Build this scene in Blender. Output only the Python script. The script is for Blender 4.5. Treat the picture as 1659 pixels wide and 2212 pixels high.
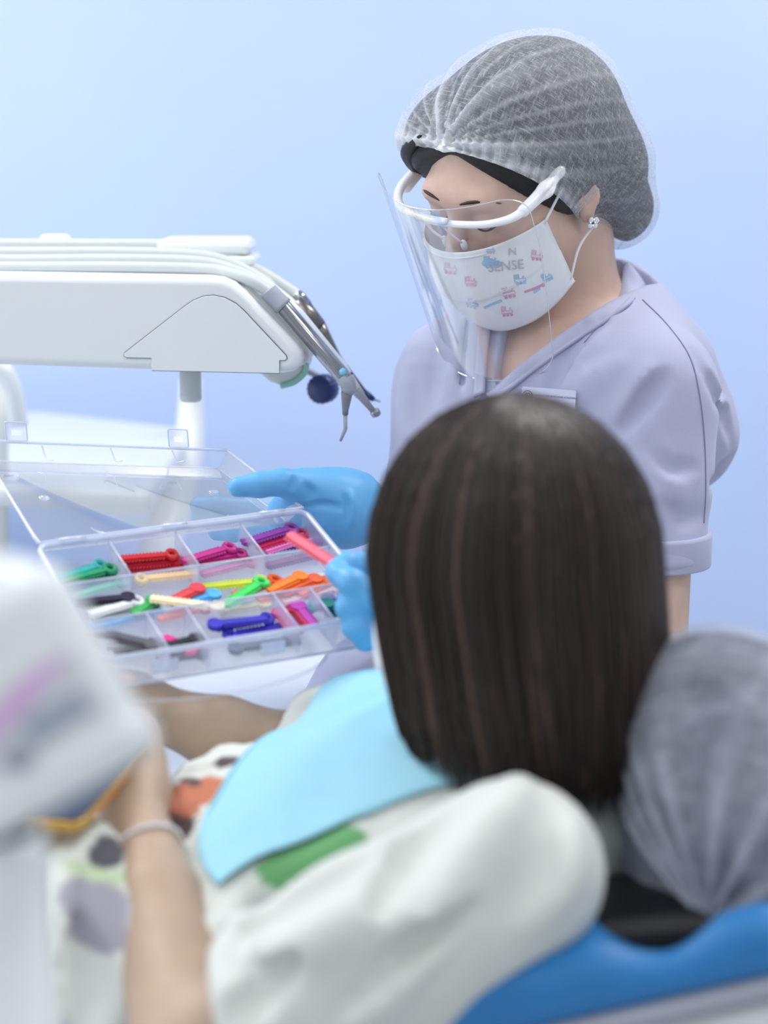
import bpy, bmesh, math, random
import numpy as np
from mathutils import Vector, Matrix
from mathutils.bvhtree import BVHTree

for _o in list(bpy.data.objects):
    bpy.data.objects.remove(_o, do_unlink=True)
SC = bpy.context.scene
COL = SC.collection
random.seed(7)
rng = np.random.default_rng(7)

# ------------------------------------------------------------------ camera
FPX = 4301.0                       # focal length in pixels of the 1659 x 2212 frame
CXP, CYP = 829.5, 1106.0
PITCH = math.atan((1106 - 350) / FPX)
CAMH = 1.5
CP, SP = math.cos(PITCH), math.sin(PITCH)
cam_data = bpy.data.cameras.new('camera')
cam = bpy.data.objects.new('camera', cam_data)
COL.objects.link(cam)
cam.location = (0, 0, CAMH)
cam.rotation_euler = (math.pi / 2 - PITCH, 0, 0)
cam_data.sensor_fit = 'VERTICAL'
cam_data.sensor_height = 36.0
cam_data.sensor_width = 27.0
cam_data.lens = FPX * 36.0 / 2212.0
cam_data.clip_start = 0.05
cam_data.dof.use_dof = True
cam_data.dof.focus_distance = 1.93
cam_data.dof.aperture_fstop = 2.8
SC.camera = cam

# ------------------------------------------------------------------ world, exposure
world = bpy.data.worlds.new('world')
SC.world = world
world.use_nodes = True
world.node_tree.nodes['Background'].inputs[0].default_value = (0.75, 0.85, 1.0, 1)
world.node_tree.nodes['Background'].inputs[1].default_value = 1.0
SC.view_settings.view_transform = 'Standard'
SC.view_settings.look = 'None'
SC.view_settings.gamma = 1.0
SC.view_settings.use_curve_mapping = False
SC.view_settings.exposure = -0.28
SC.cycles.transparent_max_bounces = 32
SC.cycles.max_bounces = 10

def area(name, loc, size, power, color, rot=(0, 0, 0)):
    l = bpy.data.lights.new(name, 'AREA')
    l.shape = 'RECTANGLE'
    l.size, l.size_y = size
    l.energy = power
    l.color = color
    o = bpy.data.objects.new(name, l)
    COL.objects.link(o)
    o.location = loc
    o.rotation_euler = rot
    return o

# room: x -2.6 .. 2.6, y -2.2 .. 3.35, z 0 .. 2.8
CEIL_LIGHTS = [(-1.2, 2.3), (0.9, 2.3), (-1.2, 0.9), (0.9, 0.9), (-1.2, -0.7), (0.9, -0.7)]
CEIL_POWER = [27, 25, 9, 9, 12, 12]
for (lx, ly), lp in zip(CEIL_LIGHTS, CEIL_POWER):
    area('ceiling_panel_light', (lx, ly, 2.772), (0.58, 0.58), lp, (1.0, 0.985, 0.955))
area('window_daylight', (-2.52, 1.6, 1.75), (2.0, 1.3), 22, (0.93, 0.96, 1.0), (0, -math.pi / 2, 0))

# ------------------------------------------------------------------ pixel to place
def P(px, py, d):
    """World point seen at a pixel of the photograph, d metres along the optical axis."""
    x = (px - CXP) / FPX * d
    yd = (py - CYP) / FPX * d
    return np.array([x, d * CP - yd * SP, CAMH - d * SP - yd * CP])

def ray(px, py):
    v = P(px, py, 1.0) - np.array([0, 0, CAMH])
    return Vector(v / np.linalg.norm(v))

def nrm(v):
    v = np.asarray(v, float)
    return v / (np.linalg.norm(v) + 1e-12)

def rotm(rx, ry, rz):
    a, b, c = rx, ry, rz
    X = np.array([[1, 0, 0], [0, math.cos(a), -math.sin(a)], [0, math.sin(a), math.cos(a)]])
    Y = np.array([[math.cos(b), 0, math.sin(b)], [0, 1, 0], [-math.sin(b), 0, math.cos(b)]])
    Z = np.array([[math.cos(c), -math.sin(c), 0], [math.sin(c), math.cos(c), 0], [0, 0, 1]])
    return Z @ Y @ X

# ------------------------------------------------------------------ materials
def lin(c):
    return tuple(((v / 255) / 12.92 if v / 255 <= .04045 else ((v / 255 + .055) / 1.055) ** 2.4) for v in c) + (1,)

def newmat(name):
    m = bpy.data.materials.new(name)
    m.use_nodes = True
    nt = m.node_tree
    for n in list(nt.nodes):
        nt.nodes.remove(n)
    out = nt.nodes.new('ShaderNodeOutputMaterial')
    return m, nt, out

def N(nt, t, **kw):
    n = nt.nodes.new(t)
    for k, v in kw.items():
        setattr(n, k, v)
    return n

def setin(n, **kw):
    for k, v in kw.items():
        n.inputs[k.replace('_', ' ')].default_value = v

def pbr(name, rgb, rough=.5, metal=0., noise=0., nscale=40., bump=0., bscale=200., sss=0., spec=.5, coat=0., sheen=0., stretch=None, attr=None):
    """Principled material with procedural colour variation and fine relief."""
    m, nt, out = newmat(name)
    b = N(nt, 'ShaderNodeBsdfPrincipled')
    nt.links.new(b.outputs[0], out.inputs[0])
    b.inputs['Roughness'].default_value = rough
    b.inputs['Metallic'].default_value = metal
    b.inputs['Specular IOR Level'].default_value = spec
    b.inputs['Coat Weight'].default_value = coat
    b.inputs['Sheen Weight'].default_value = sheen
    if sss:
        b.inputs['Subsurface Weight'].default_value = sss
        b.inputs['Subsurface Radius'].default_value = (.012, .005, .003)
        b.inputs['Subsurface Scale'].default_value = 1.0
    col = lin(rgb) if max(rgb) > 1 else tuple(rgb) + (1,)
    tc = N(nt, 'ShaderNodeTexCoord')
    src = tc.outputs['Object']
    if stretch:
        mp = N(nt, 'ShaderNodeMapping')
        mp.inputs['Scale'].default_value = stretch
        nt.links.new(src, mp.inputs[0])
        src = mp.outputs[0]
    base = None
    if attr:
        a = N(nt, 'ShaderNodeAttribute', attribute_name=attr)
        base = a.outputs['Color']
    nz = N(nt, 'ShaderNodeTexNoise')
    nz.inputs['Scale'].default_value = nscale
    nz.inputs['Detail'].default_value = 4
    nt.links.new(src, nz.inputs['Vector'])
    mr = N(nt, 'ShaderNodeMapRange')
    mr.inputs['From Min'].default_value = .3
    mr.inputs['From Max'].default_value = .7
    mr.inputs['To Min'].default_value = 1 - noise
    mr.inputs['To Max'].default_value = 1 + noise
    nt.links.new(nz.outputs[0], mr.inputs[0])
    mx = N(nt, 'ShaderNodeVectorMath', operation='SCALE')
    mx.inputs[0].default_value = col[:3]
    if base:
        nt.links.new(base, mx.inputs[0])
    nt.links.new(mr.outputs[0], mx.inputs['Scale'])
    nt.links.new(mx.outputs[0], b.inputs['Base Color'])
    if bump:
        n2 = N(nt, 'ShaderNodeTexNoise')
        n2.inputs['Scale'].default_value = bscale
        n2.inputs['Detail'].default_value = 3
        nt.links.new(src, n2.inputs['Vector'])
        bp = N(nt, 'ShaderNodeBump')
        bp.inputs['Strength'].default_value = bump
        bp.inputs['Distance'].default_value = .002
        nt.links.new(n2.outputs[0], bp.inputs['Height'])
        nt.links.new(bp.outputs[0], b.inputs['Normal'])
    return m

def clear(name, haze=.08, rgb=(235, 242, 255), rough=.08, gloss=1.0, ior=1.45, tint=(1, 1, 1), frost=None):
    """Thin clear plastic: light passes straight through, a little haze and a Fresnel sheen."""
    m, nt, out = newmat(name)
    tr = N(nt, 'ShaderNodeBsdfTransparent')
    tr.inputs[0].default_value = tuple(tint) + (1,)
    df = N(nt, 'ShaderNodeBsdfDiffuse')
    df.inputs[0].default_value = lin(rgb)
    tl = N(nt, 'ShaderNodeBsdfTranslucent')
    tl.inputs[0].default_value = lin(rgb)
    mdt = N(nt, 'ShaderNodeMixShader')
    mdt.inputs[0].default_value = .5
    nt.links.new(df.outputs[0], mdt.inputs[1])
    nt.links.new(tl.outputs[0], mdt.inputs[2])
    m1 = N(nt, 'ShaderNodeMixShader')
    tc = N(nt, 'ShaderNodeTexCoord')
    nz = N(nt, 'ShaderNodeTexNoise')
    nz.inputs['Scale'].default_value = 60
    nt.links.new(tc.outputs['Object'], nz.inputs['Vector'])
    mr = N(nt, 'ShaderNodeMapRange')
    mr.inputs['To Min'].default_value = haze * .75
    mr.inputs['To Max'].default_value = haze * 1.25
    nt.links.new(nz.outputs[0], mr.inputs[0])
    nt.links.new(mr.outputs[0], m1.inputs[0])
    nt.links.new(tr.outputs[0], m1.inputs[1])
    nt.links.new(mdt.outputs[0], m1.inputs[2])
    gl = N(nt, 'ShaderNodeBsdfGlossy')
    gl.inputs['Roughness'].default_value = rough
    fr = N(nt, 'ShaderNodeFresnel')
    fr.inputs[0].default_value = ior
    ml = N(nt, 'ShaderNodeMath', operation='MULTIPLY')
    ml.inputs[1].default_value = gloss
    nt.links.new(fr.outputs[0], ml.inputs[0])
    m2 = N(nt, 'ShaderNodeMixShader')
    nt.links.new(ml.outputs[0], m2.inputs[0])
    nt.links.new(m1.outputs[0], m2.inputs[1])
    nt.links.new(gl.outputs[0], m2.inputs[2])
    nt.links.new(m2.outputs[0], out.inputs[0])
    return m

def nonwoven(name, base=.30, fibre=.45, rgb=(236, 240, 248), scale=60., stretch=(1, 1, 1)):
    """Translucent non-woven cap cloth: white fibres over see-through gaps, denser where it is pleated."""
    m, nt, out = newmat(name)
    tr = N(nt, 'ShaderNodeBsdfTransparent')
    df = N(nt, 'ShaderNodeBsdfDiffuse')
    df.inputs[0].default_value = lin(rgb)
    tl = N(nt, 'ShaderNodeBsdfTranslucent')
    tl.inputs[0].default_value = lin(rgb)
    md = N(nt, 'ShaderNodeMixShader')
    md.inputs[0].default_value = .35
    nt.links.new(df.outputs[0], md.inputs[1])
    nt.links.new(tl.outputs[0], md.inputs[2])
    tc = N(nt, 'ShaderNodeTexCoord')
    def fib(vec, sc, st, dist):
        mp = N(nt, 'ShaderNodeMapping')
        mp.inputs['Scale'].default_value = st
        nt.links.new(vec, mp.inputs[0])
        w = N(nt, 'ShaderNodeTexNoise')
        w.inputs['Scale'].default_value = sc
        w.inputs['Detail'].default_value = 5
        w.inputs['Roughness'].default_value = .65
        w.inputs['Distortion'].default_value = dist
        nt.links.new(mp.outputs[0], w.inputs['Vector'])
        return w.outputs[0]
    a = fib(tc.outputs['UV'], scale, (1.0, .12, 1), .4)
    b = fib(tc.outputs['UV'], scale, (.15, .8, 1), .5)
    c = fib(tc.outputs['UV'], scale * .22, (1, 1, 1), .2)
    mx = N(nt, 'ShaderNodeMath', operation='MAXIMUM')
    nt.links.new(a, mx.inputs[0])
    nt.links.new(b, mx.inputs[1])
    mr = N(nt, 'ShaderNodeMapRange')
    mr.inputs['From Min'].default_value = .52
    mr.inputs['From Max'].default_value = .74
    mr.inputs['To Min'].default_value = 0
    mr.inputs['To Max'].default_value = fibre
    nt.links.new(mx.outputs[0], mr.inputs[0])
    mc = N(nt, 'ShaderNodeMapRange')
    mc.inputs['From Min'].default_value = .35
    mc.inputs['From Max'].default_value = .7
    mc.inputs['To Min'].default_value = base * .55
    mc.inputs['To Max'].default_value = base * 1.45
    nt.links.new(c, mc.inputs[0])
    pl = N(nt, 'ShaderNodeAttribute', attribute_name='pleat')
    s1 = N(nt, 'ShaderNodeMath', operation='ADD')
    nt.links.new(mr.outputs[0], s1.inputs[0])
    nt.links.new(mc.outputs[0], s1.inputs[1])
    s2 = N(nt, 'ShaderNodeMath', operation='ADD', use_clamp=True)
    nt.links.new(s1.outputs[0], s2.inputs[0])
    nt.links.new(pl.outputs['Fac'], s2.inputs[1])
    mm = N(nt, 'ShaderNodeMixShader')
    nt.links.new(s2.outputs[0], mm.inputs[0])
    nt.links.new(tr.outputs[0], mm.inputs[1])
    nt.links.new(md.outputs[0], mm.inputs[2])
    nt.links.new(mm.outputs[0], out.inputs[0])
    return m

def emit(name, rgb, s):
    m, nt, out = newmat(name)
    e = N(nt, 'ShaderNodeEmission')
    e.inputs[0].default_value = tuple(rgb) + (1,)
    e.inputs[1].default_value = s
    nt.links.new(e.outputs[0], out.inputs[0])
    return m

M = {}
M['wall'] = pbr('wall_paint', (188, 208, 247), .75, noise=.015, nscale=3, bump=.05, bscale=300)
M['wallwhite'] = pbr('pale_wall_paint', (226, 227, 226), .8, noise=.015, nscale=3)
M['ceiling'] = pbr('ceiling_paint', (238, 240, 244), .85, noise=.01)
M['floor'] = pbr('floor_tile', (205, 210, 216), .4, noise=.03, nscale=6)
M['grout'] = pbr('tile_joint', (150, 156, 164), .8, noise=.05)
M['white'] = pbr('white_plastic', (232, 237, 240), .32, noise=.012, nscale=12, coat=.15)
M['offwhite'] = pbr('offwhite_plastic', (214, 220, 218), .38, noise=.015, nscale=14)
M['hose'] = pbr('hose_rubber', (206, 213, 214), .45, noise=.02, nscale=60)
M['table'] = pbr('white_laminate', (214, 219, 225), .4, noise=.01, nscale=8)
M['gap'] = pbr('shadow_gap', (70, 78, 88), .7, noise=.05)
M['grey'] = pbr('grey_plastic', (160, 166, 180), .4, noise=.02)
M['greymid'] = pbr('mid_grey_plastic', (120, 126, 140), .4, noise=.02)
M['chrome'] = pbr('chrome', (158, 160, 168), .2, metal=1.0, noise=.02, nscale=80)
M['steel'] = pbr('brushed_steel', (128, 125, 121), .32, metal=1.0, noise=.06, nscale=120)
M['navy'] = pbr('navy_plastic', (30, 50, 105), .4, noise=.05)
M['button'] = pbr('pale_blue_button', (130, 205, 240), .35, noise=.02)
M['seagreen'] = pbr('sea_green_rubber', (150, 205, 190), .5, noise=.04)
M['black'] = pbr('black_metal', (22, 23, 28), .45, noise=.1)
M['upholstery'] = pbr('blue_upholstery', (44, 124, 190), .38, noise=.05, nscale=30, bump=.25, bscale=420, spec=.4)
M['greycushion'] = pbr('grey_cushion', (66, 68, 84), .6, noise=.2, nscale=14, bump=.2, bscale=200)
M['skin'] = pbr('skin', (208, 177, 163), .5, noise=.05, nscale=60, bump=.08, bscale=500, sss=.18, spec=.35)
M['skin2'] = pbr('skin_tan', (184, 160, 140), .5, noise=.05, nscale=50, bump=.08, bscale=500, sss=.12, spec=.35)
M['lip'] = pbr('lips', (178, 98, 96), .4, noise=.05, sss=.2)
M['nail'] = pbr('red_nail_polish', (176, 40, 74), .2, noise=.03, coat=.5)
M['blackhair'] = pbr('black_hair', (9, 9, 13), .42, noise=.35, nscale=30, stretch=(14, 14, 1.5), bump=.5, bscale=120)
M['brow'] = pbr('dark_brow', (48, 38, 36), .6, noise=.2)
M['glove'] = pbr('nitrile_glove', (98, 172, 226), .42, noise=.03, nscale=50, bump=.12, bscale=160, spec=.45)
M['scrub'] = pbr('lilac_scrub_cotton', (174, 178, 206), .72, noise=.02, nscale=25, bump=.12, bscale=900, sheen=.15)
M['scrubseam'] = pbr('lilac_seam', (140, 144, 176), .8, noise=.04)
M['mask'] = pbr('mask_paper', (238, 240, 246), .8, noise=.015, nscale=80, bump=.1, bscale=700, sss=.05)
M['maskpink'] = pbr('mask_print_pink', (232, 190, 212), .8, noise=.08, nscale=200)
M['maskrose'] = pbr('mask_print_rose', (218, 150, 190), .8, noise=.08, nscale=200)
M['maskblue'] = pbr('mask_print_blue', (160, 206, 238), .8, noise=.08, nscale=200)
M['maskgrey'] = pbr('mask_print_grey', (186, 184, 200), .8, noise=.05)
M['cord'] = pbr('white_elastic', (242, 243, 248), .6, noise=.02)
M['frame'] = pbr('white_frame', (244, 246, 250), .22, noise=.01, coat=.3)
M['visor'] = clear('clear_visor', haze=.04, rough=.12, gloss=.5)
M['visoredge'] = clear('visor_edge', haze=.5, rough=.2)
M['box'] = clear('clear_box_plastic', haze=.12, rgb=(230, 236, 255), rough=.28, gloss=.45)
M['lid'] = clear('clear_lid_plastic', haze=.05, rgb=(232, 240, 255), rough=.06, gloss=.6)
M['boxedge'] = clear('box_rim_plastic', haze=.62, rgb=(226, 234, 252), rough=.45, gloss=.3)
M['divider'] = clear('divider_plastic', haze=.24, rgb=(228, 232, 255), rough=.35, gloss=.35)
M['cap'] = nonwoven('cap_nonwoven', base=.18, fibre=.50, scale=420.)
M['cover'] = nonwoven('headrest_cover_nonwoven', base=.42, fibre=.25, scale=60., rgb=(214, 221, 236))
M['gem'] = pbr('crystal', (235, 238, 245), .08, metal=.35, noise=.1, nscale=900, coat=1.0)
M['bead'] = pbr('pearl_bead', (236, 232, 236), .25, noise=.03, coat=.4)
M['shirt'] = pbr('cream_shirt', (216, 219, 208), .75, noise=.02, nscale=20, bump=.15, bscale=600, sheen=.1, attr='print')
M['shirtplain'] = pbr('cream_cloth', (228, 232, 222), .75, noise=.02, nscale=20, bump=.15, bscale=600)
M['bib'] = pbr('aqua_bib_paper', (152, 210, 230), .6, noise=.02, nscale=40, bump=.15, bscale=400)
M['bibtie'] = pbr('bib_tie', (86, 165, 186), .6, noise=.03)
M['gold'] = pbr('gold_edge', (214, 170, 92), .22, metal=1.0, noise=.05)
M['screen'] = pbr('dark_screen', (30, 32, 44), .12, noise=.05)
M['lens'] = pbr('lens_glass', (12, 14, 20), .05, noise=.02)
M['purple'] = pbr('purple_print', (216, 178, 224), .6, noise=.04)
M['lcd'] = pbr('grey_display', (160, 170, 186), .25, noise=.03)
M['badge'] = pbr('badge_plate', (206, 210, 238), .3, noise=.01)
M['ink'] = pbr('dark_ink', (66, 68, 92), .7, noise=.05)
M['lightpanel'] = emit('light_diffuser', (1, .985, .96), 2.5)
M['glasspane'] = clear('window_glass', haze=.02, gloss=.6)
M['shoe'] = pbr('white_clog', (232, 232, 236), .5, noise=.02)

# ------------------------------------------------------------------ object helpers
def tag(o, label=None, cat=None, group=None, kind=None):
    if label: o['label'] = label
    if cat: o['category'] = cat
    if group: o['group'] = group
    if kind: o['kind'] = kind
    return o

def link(name, me, mat=None, parent=None, **kw):
    o = bpy.data.objects.new(name, me)
    COL.objects.link(o)
    if mat is not None and me is not None:
        if len(me.materials) == 0:
            for mm in (mat if isinstance(mat, (list, tuple)) else [mat]):
                me.materials.append(mm)
    if parent is not None:
        o.parent = parent
        o.matrix_parent_inverse = pm(parent).inverted()
    tag(o, **kw)
    return o

def pm(o):
    m = o.matrix_basis.copy()
    if o.parent:
        m = pm(o.parent) @ o.matrix_parent_inverse @ m
    return m

def empty(name, loc, **kw):
    o = bpy.data.objects.new(name, None)
    COL.objects.link(o)
    o.location = Vector(loc)
    o.empty_display_size = .05
    tag(o, **kw)
    return o

def mesh(v, f, smooth=True, name='mesh'):
    me = bpy.data.meshes.new(name)
    me.from_pydata([tuple(map(float, p)) for p in v], [], [tuple(map(int, q)) for q in f])
    me.update()
    if smooth:
        me.polygons.foreach_set('use_smooth', np.ones(len(me.polygons), bool))
    return me

def join(parts):
    """parts: list of (verts, faces) -> one (verts, faces)"""
    V, Fc, o = [], [], 0
    for v, f in parts:
        v = np.asarray(v, float)
        V.append(v)
        Fc += [tuple(i + o for i in q) for q in f]
        o += len(v)
    return np.vstack(V), Fc

def frame_from(t, up=(0, 0, 1)):
    t = nrm(t)
    u = np.asarray(up, float)
    if abs(t @ nrm(u)) > .97:
        u = np.array([1., 0, 0])
    a = nrm(np.cross(t, u))
    b = np.cross(a, t)
    return a, b

def crom(pts, n):
    """Catmull-Rom through the points, n samples per span."""
    p = np.asarray(pts, float)
    p = np.vstack([2 * p[0] - p[1], p, 2 * p[-1] - p[-2]])
    out = []
    for i in range(1, len(p) - 2):
        for k in range(n):
            t = k / n
            a, b, c, d = p[i - 1], p[i], p[i + 1], p[i + 2]
            out.append(.5 * ((2 * b) + (-a + c) * t + (2 * a - 5 * b + 4 * c - d) * t * t + (-a + 3 * b - 3 * c + d) * t ** 3))
    out.append(p[-2])
    return np.array(out)

def tube(pts, r, seg=10, flat=1.0, up=(0, 0, 1), cap=True, closed=False):
    p = np.asarray(pts, float)
    n = len(p)
    r = np.full(n, float(r)) if np.isscalar(r) else np.asarray(r, float)
    V, Fc = [], []
    a = None
    for i in range(n):
        if closed:
            t = p[(i + 1) % n] - p[i - 1]
        else:
            t = p[min(i + 1, n - 1)] - p[max(i - 1, 0)]
        t = nrm(t)
        if a is None:
            a, b = frame_from(t, up)
        else:
            a = nrm(a - t * (a @ t))
            b = np.cross(a, t)
        for k in range(seg):
            an = 2 * math.pi * k / seg
            V.append(p[i] + r[i] * (math.cos(an) * a + flat * math.sin(an) * b))
    m = n if closed else n - 1
    for i in range(m):
        j = (i + 1) % n
        for k in range(seg):
            k2 = (k + 1) % seg
            Fc.append((i * seg + k, i * seg + k2, j * seg + k2, j * seg + k))
    if cap and not closed:
        Fc.append(tuple(range(seg - 1, -1, -1)))
        Fc.append(tuple((n - 1) * seg + k for k in range(seg)))
    return np.array(V), Fc

def lathe(profile, axis_a, axis_b, seg=24):
    """profile: list of (t along a->b in metres, radius)"""
    a = np.asarray(axis_a, float)
    t = nrm(np.asarray(axis_b, float) - a)
    e, g = frame_from(t)
    V, Fc = [], []
    for s, r in profile:
        for k in range(seg):
            an = 2 * math.pi * k / seg
            V.append(a + t * s + r * (math.cos(an) * e + math.sin(an) * g))
    for i in range(len(profile) - 1):
        for k in range(seg):
            k2 = (k + 1) % seg
            Fc.append((i * seg + k, i * seg + k2, (i + 1) * seg + k2, (i + 1) * seg + k))
    Fc.append(tuple(range(seg - 1, -1, -1)))
    Fc.append(tuple((len(profile) - 1) * seg + k for k in range(seg)))
    return np.array(V), Fc

def boxg(c, h, R=None):
    c = np.asarray(c, float)
    V = np.array([[x, y, z] for x in (-1, 1) for y in (-1, 1) for z in (-1, 1)], float) * np.asarray(h, float)
    if R is not None:
        V = V @ np.asarray(R).T
    return V + c, [(0, 1, 3, 2), (4, 6, 7, 5), (0, 4, 5, 1), (2, 3, 7, 6), (0, 2, 6, 4), (1, 5, 7, 3)]

def prism(poly, ex, ey, ez, o, d0, d1):
    """polygon in the (ex, ey) plane pushed from d0 to d1 along ez"""
    o, ex, ey, ez = (np.asarray(q, float) for q in (o, ex, ey, ez))
    n = len(poly)
    V = [o + ex * x + ey * y + ez * d0 for x, y in poly] + [o + ex * x + ey * y + ez * d1 for x, y in poly]
    Fc = [tuple(range(n - 1, -1, -1)), tuple(range(n, 2 * n))]
    Fc += [(i, (i + 1) % n, n + (i + 1) % n, n + i) for i in range(n)]
    return np.array(V), Fc

def fixn(me):
    bm = bmesh.new()
    bm.from_mesh(me)
    bmesh.ops.recalc_face_normals(bm, faces=bm.faces)
    bm.to_mesh(me)
    bm.free()
    return me

def bevel(o, w, seg=3, ang=30):
    m = o.modifiers.new('bevel', 'BEVEL')
    m.width = w
    m.segments = seg
    m.limit_method = 'ANGLE'
    m.angle_limit = math.radians(ang)
    m.harden_normals = False
    for p in o.data.polygons:
        p.use_smooth = True
    w2 = o.modifiers.new('wn', 'WEIGHTED_NORMAL')
    w2.keep_sharp = False
    return o

def bx(name, c, h, mat, parent=None, R=None, bev=.003, **kw):
    v, f = boxg(c, h, R)
    o = link(name, fixn(mesh(v, f, False)), mat, parent, **kw)
    if bev:
        bevel(o, bev)
    return o

def text_mesh(s, size, mp, off=0.0, bold=0.0):
    """Lettering as flat mesh; mp maps 2D text coords (centred) to a 3D point."""
    cu = bpy.data.curves.new('lettering', 'FONT')
    cu.body = s
    cu.size = size
    cu.align_x = 'CENTER'
    cu.align_y = 'CENTER'
    cu.offset = bold
    cu.resolution_u = 3
    o = bpy.data.objects.new('lettering_tmp', cu)
    COL.objects.link(o)
    dg = bpy.context.evaluated_depsgraph_get()
    me = bpy.data.meshes.new_from_object(o.evaluated_get(dg))
    bpy.data.objects.remove(o, do_unlink=True)
    v = [mp(p.co.x, p.co.y) for p in me.vertices]
    f = [tuple(q.vertices) for q in me.polygons]
    return np.array(v), f

# ------------------------------------------------------------------ signed-distance modelling
def rc(a, b, ra, rb=None):
    a, b = np.asarray(a, float), np.asarray(b, float)
    rb = ra if rb is None else rb
    ba = b - a
    L = max(ba @ ba, 1e-12)
    def f(p):
        q = p - a
        h = np.clip(q @ ba / L, 0, 1)
        d = q - h[:, None] * ba
        return np.sqrt((d * d).sum(1)) - (ra + (rb - ra) * h)
    return f

def ell(c, r, R=None):
    c, r = np.asarray(c, float), np.asarray(r, float)
    def f(p):
        q = p - c
        if R is not None:
            q = q @ R
        k0 = np.sqrt(((q / r) ** 2).sum(1))
        k1 = np.sqrt(((q / (r * r)) ** 2).sum(1)) + 1e-9
        return k0 * (k0 - 1) / k1
    return f

def rbox(c, h, rad, R=None):
    c, h = np.asarray(c, float), np.asarray(h, float)
    def f(p):
        q = p - c
        if R is not None:
            q = q @ R
        q = np.abs(q) - h + rad
        return np.sqrt((np.maximum(q, 0) ** 2).sum(1)) + np.minimum(q.max(1), 0) - rad
    return f

def smin(a, b, k):
    h = np.clip(.5 + .5 * (b - a) / k, 0, 1)
    return b + (a - b) * h - k * h * (1 - h)

def smax(a, b, k):
    return -smin(-a, -b, k)

def U(fs, k=.01):
    def f(p):
        d = fs[0](p)
        for g in fs[1:]:
            d = smin(d, g(p), k)
        return d
    return f

def SUB(f0, g, k=.004):
    return lambda p: smax(f0(p), -g(p), k)

def INT(f0, g, k=.004):
    return lambda p: smax(f0(p), g(p), k)

def OFF(f0, o):
    return lambda p: f0(p) - o

def chain(pts, rs, k=.006):
    return U([rc(pts[i], pts[i + 1], rs[i], rs[i + 1]) for i in range(len(pts) - 1)], k) if len(pts) > 2 else rc(pts[0], pts[1], rs[0], rs[1])

def plane(p0, n):
    p0, n = np.asarray(p0, float), nrm(n)
    return lambda p: (p - p0) @ n

def nets(f, lo, hi, vox, relax=1):
    """Surface nets over a block-sparse grid -> (verts, quads)"""
    lo, hi = np.asarray(lo, float), np.asarray(hi, float)
    B = 8
    nb = np.maximum(np.ceil((hi - lo) / (B * vox)).astype(int), 1)
    n = nb * B
    cs = [lo[i] + (np.arange(nb[i]) + .5) * B * vox - .5 * vox for i in range(3)]
    C = np.stack(np.meshgrid(*cs, indexing='ij'), -1).reshape(-1, 3)
    dc = f(C)
    act = np.abs(dc) < B * vox * .866 * 1.5 + vox
    full = np.where(dc < 0, -1., 1.).astype(np.float32)
    vals = np.repeat(full[:, None], B ** 3, 1)
    loc = (np.arange(B) - (B - 1) / 2) * vox
    Lc = np.stack(np.meshgrid(loc, loc, loc, indexing='ij'), -1).reshape(-1, 3)
    idx = np.nonzero(act)[0]
    for s in range(0, len(idx), 400):
        ii = idx[s:s + 400]
        pts = (C[ii][:, None, :] + Lc[None]).reshape(-1, 3)
        vals[ii] = f(pts).reshape(len(ii), -1)
    v = vals.reshape(nb[0], nb[1], nb[2], B, B, B).transpose(0, 3, 1, 4, 2, 5).reshape(n)
    org = lo
    s = v < 0
    cnt = np.zeros(tuple(n - 1), np.int8)
    corners = [(i, j, k) for i in (0, 1) for j in (0, 1) for k in (0, 1)]
    for i, j, k in corners:
        cnt += s[i:n[0] - 1 + i, j:n[1] - 1 + j, k:n[2] - 1 + k]
    cells = np.argwhere((cnt > 0) & (cnt < 8))
    vid = -np.ones(tuple(n - 1), np.int64)
    vid[tuple(cells.T)] = np.arange(len(cells))
    acc = np.zeros((len(cells), 3))
    num = np.zeros(len(cells))
    for a in range(8):
        for b in range(a + 1, 8):
            ca, cb = np.array(corners[a]), np.array(corners[b])
            if np.abs(ca - cb).sum() != 1:
                continue
            va = v[tuple((cells + ca).T)]
            vb = v[tuple((cells + cb).T)]
            m = (va < 0) != (vb < 0)
            t = np.where(m, va / np.where(m, va - vb, 1), 0)[:, None]
            acc += np.where(m[:, None], ca + (cb - ca) * t, 0)
            num += m
    V = org + (cells + acc / num[:, None]) * vox
    quads = []
    for ax in range(3):
        o1, o2 = [(1, 2), (2, 0), (0, 1)][ax]
        sl0 = [slice(None)] * 3
        sl1 = [slice(None)] * 3
        sl0[ax] = slice(0, n[ax] - 1)
        sl1[ax] = slice(1, n[ax])
        ed = np.argwhere(s[tuple(sl0)] != s[tuple(sl1)])
        ed = ed[(ed[:, o1] > 0) & (ed[:, o2] > 0) & (ed[:, o1] < n[o1] - 1) & (ed[:, o2] < n[o2] - 1)]
        e1 = np.zeros(3, int); e1[o1] = 1
        e2 = np.zeros(3, int); e2[o2] = 1
        q = np.stack([vid[tuple((ed - e1 - e2).T)], vid[tuple((ed - e2).T)], vid[tuple(ed.T)], vid[tuple((ed - e1).T)]], 1)
        fl = s[tuple(ed.T)]
        q[~fl] = q[~fl][:, ::-1]
        quads.append(q)
    Q = np.vstack(quads)
    Q = Q[(Q >= 0).all(1)]
    for _ in range(relax):
        a = np.zeros_like(V)
        c = np.zeros(len(V))
        for i, j in ((0, 1), (1, 2), (2, 3), (3, 0)):
            np.add.at(a, Q[:, i], V[Q[:, j]])
            np.add.at(c, Q[:, i], 1)
            np.add.at(a, Q[:, j], V[Q[:, i]])
            np.add.at(c, Q[:, j], 1)
        V = .5 * V + .5 * a / np.maximum(c, 1)[:, None]
    return V, Q

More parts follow.
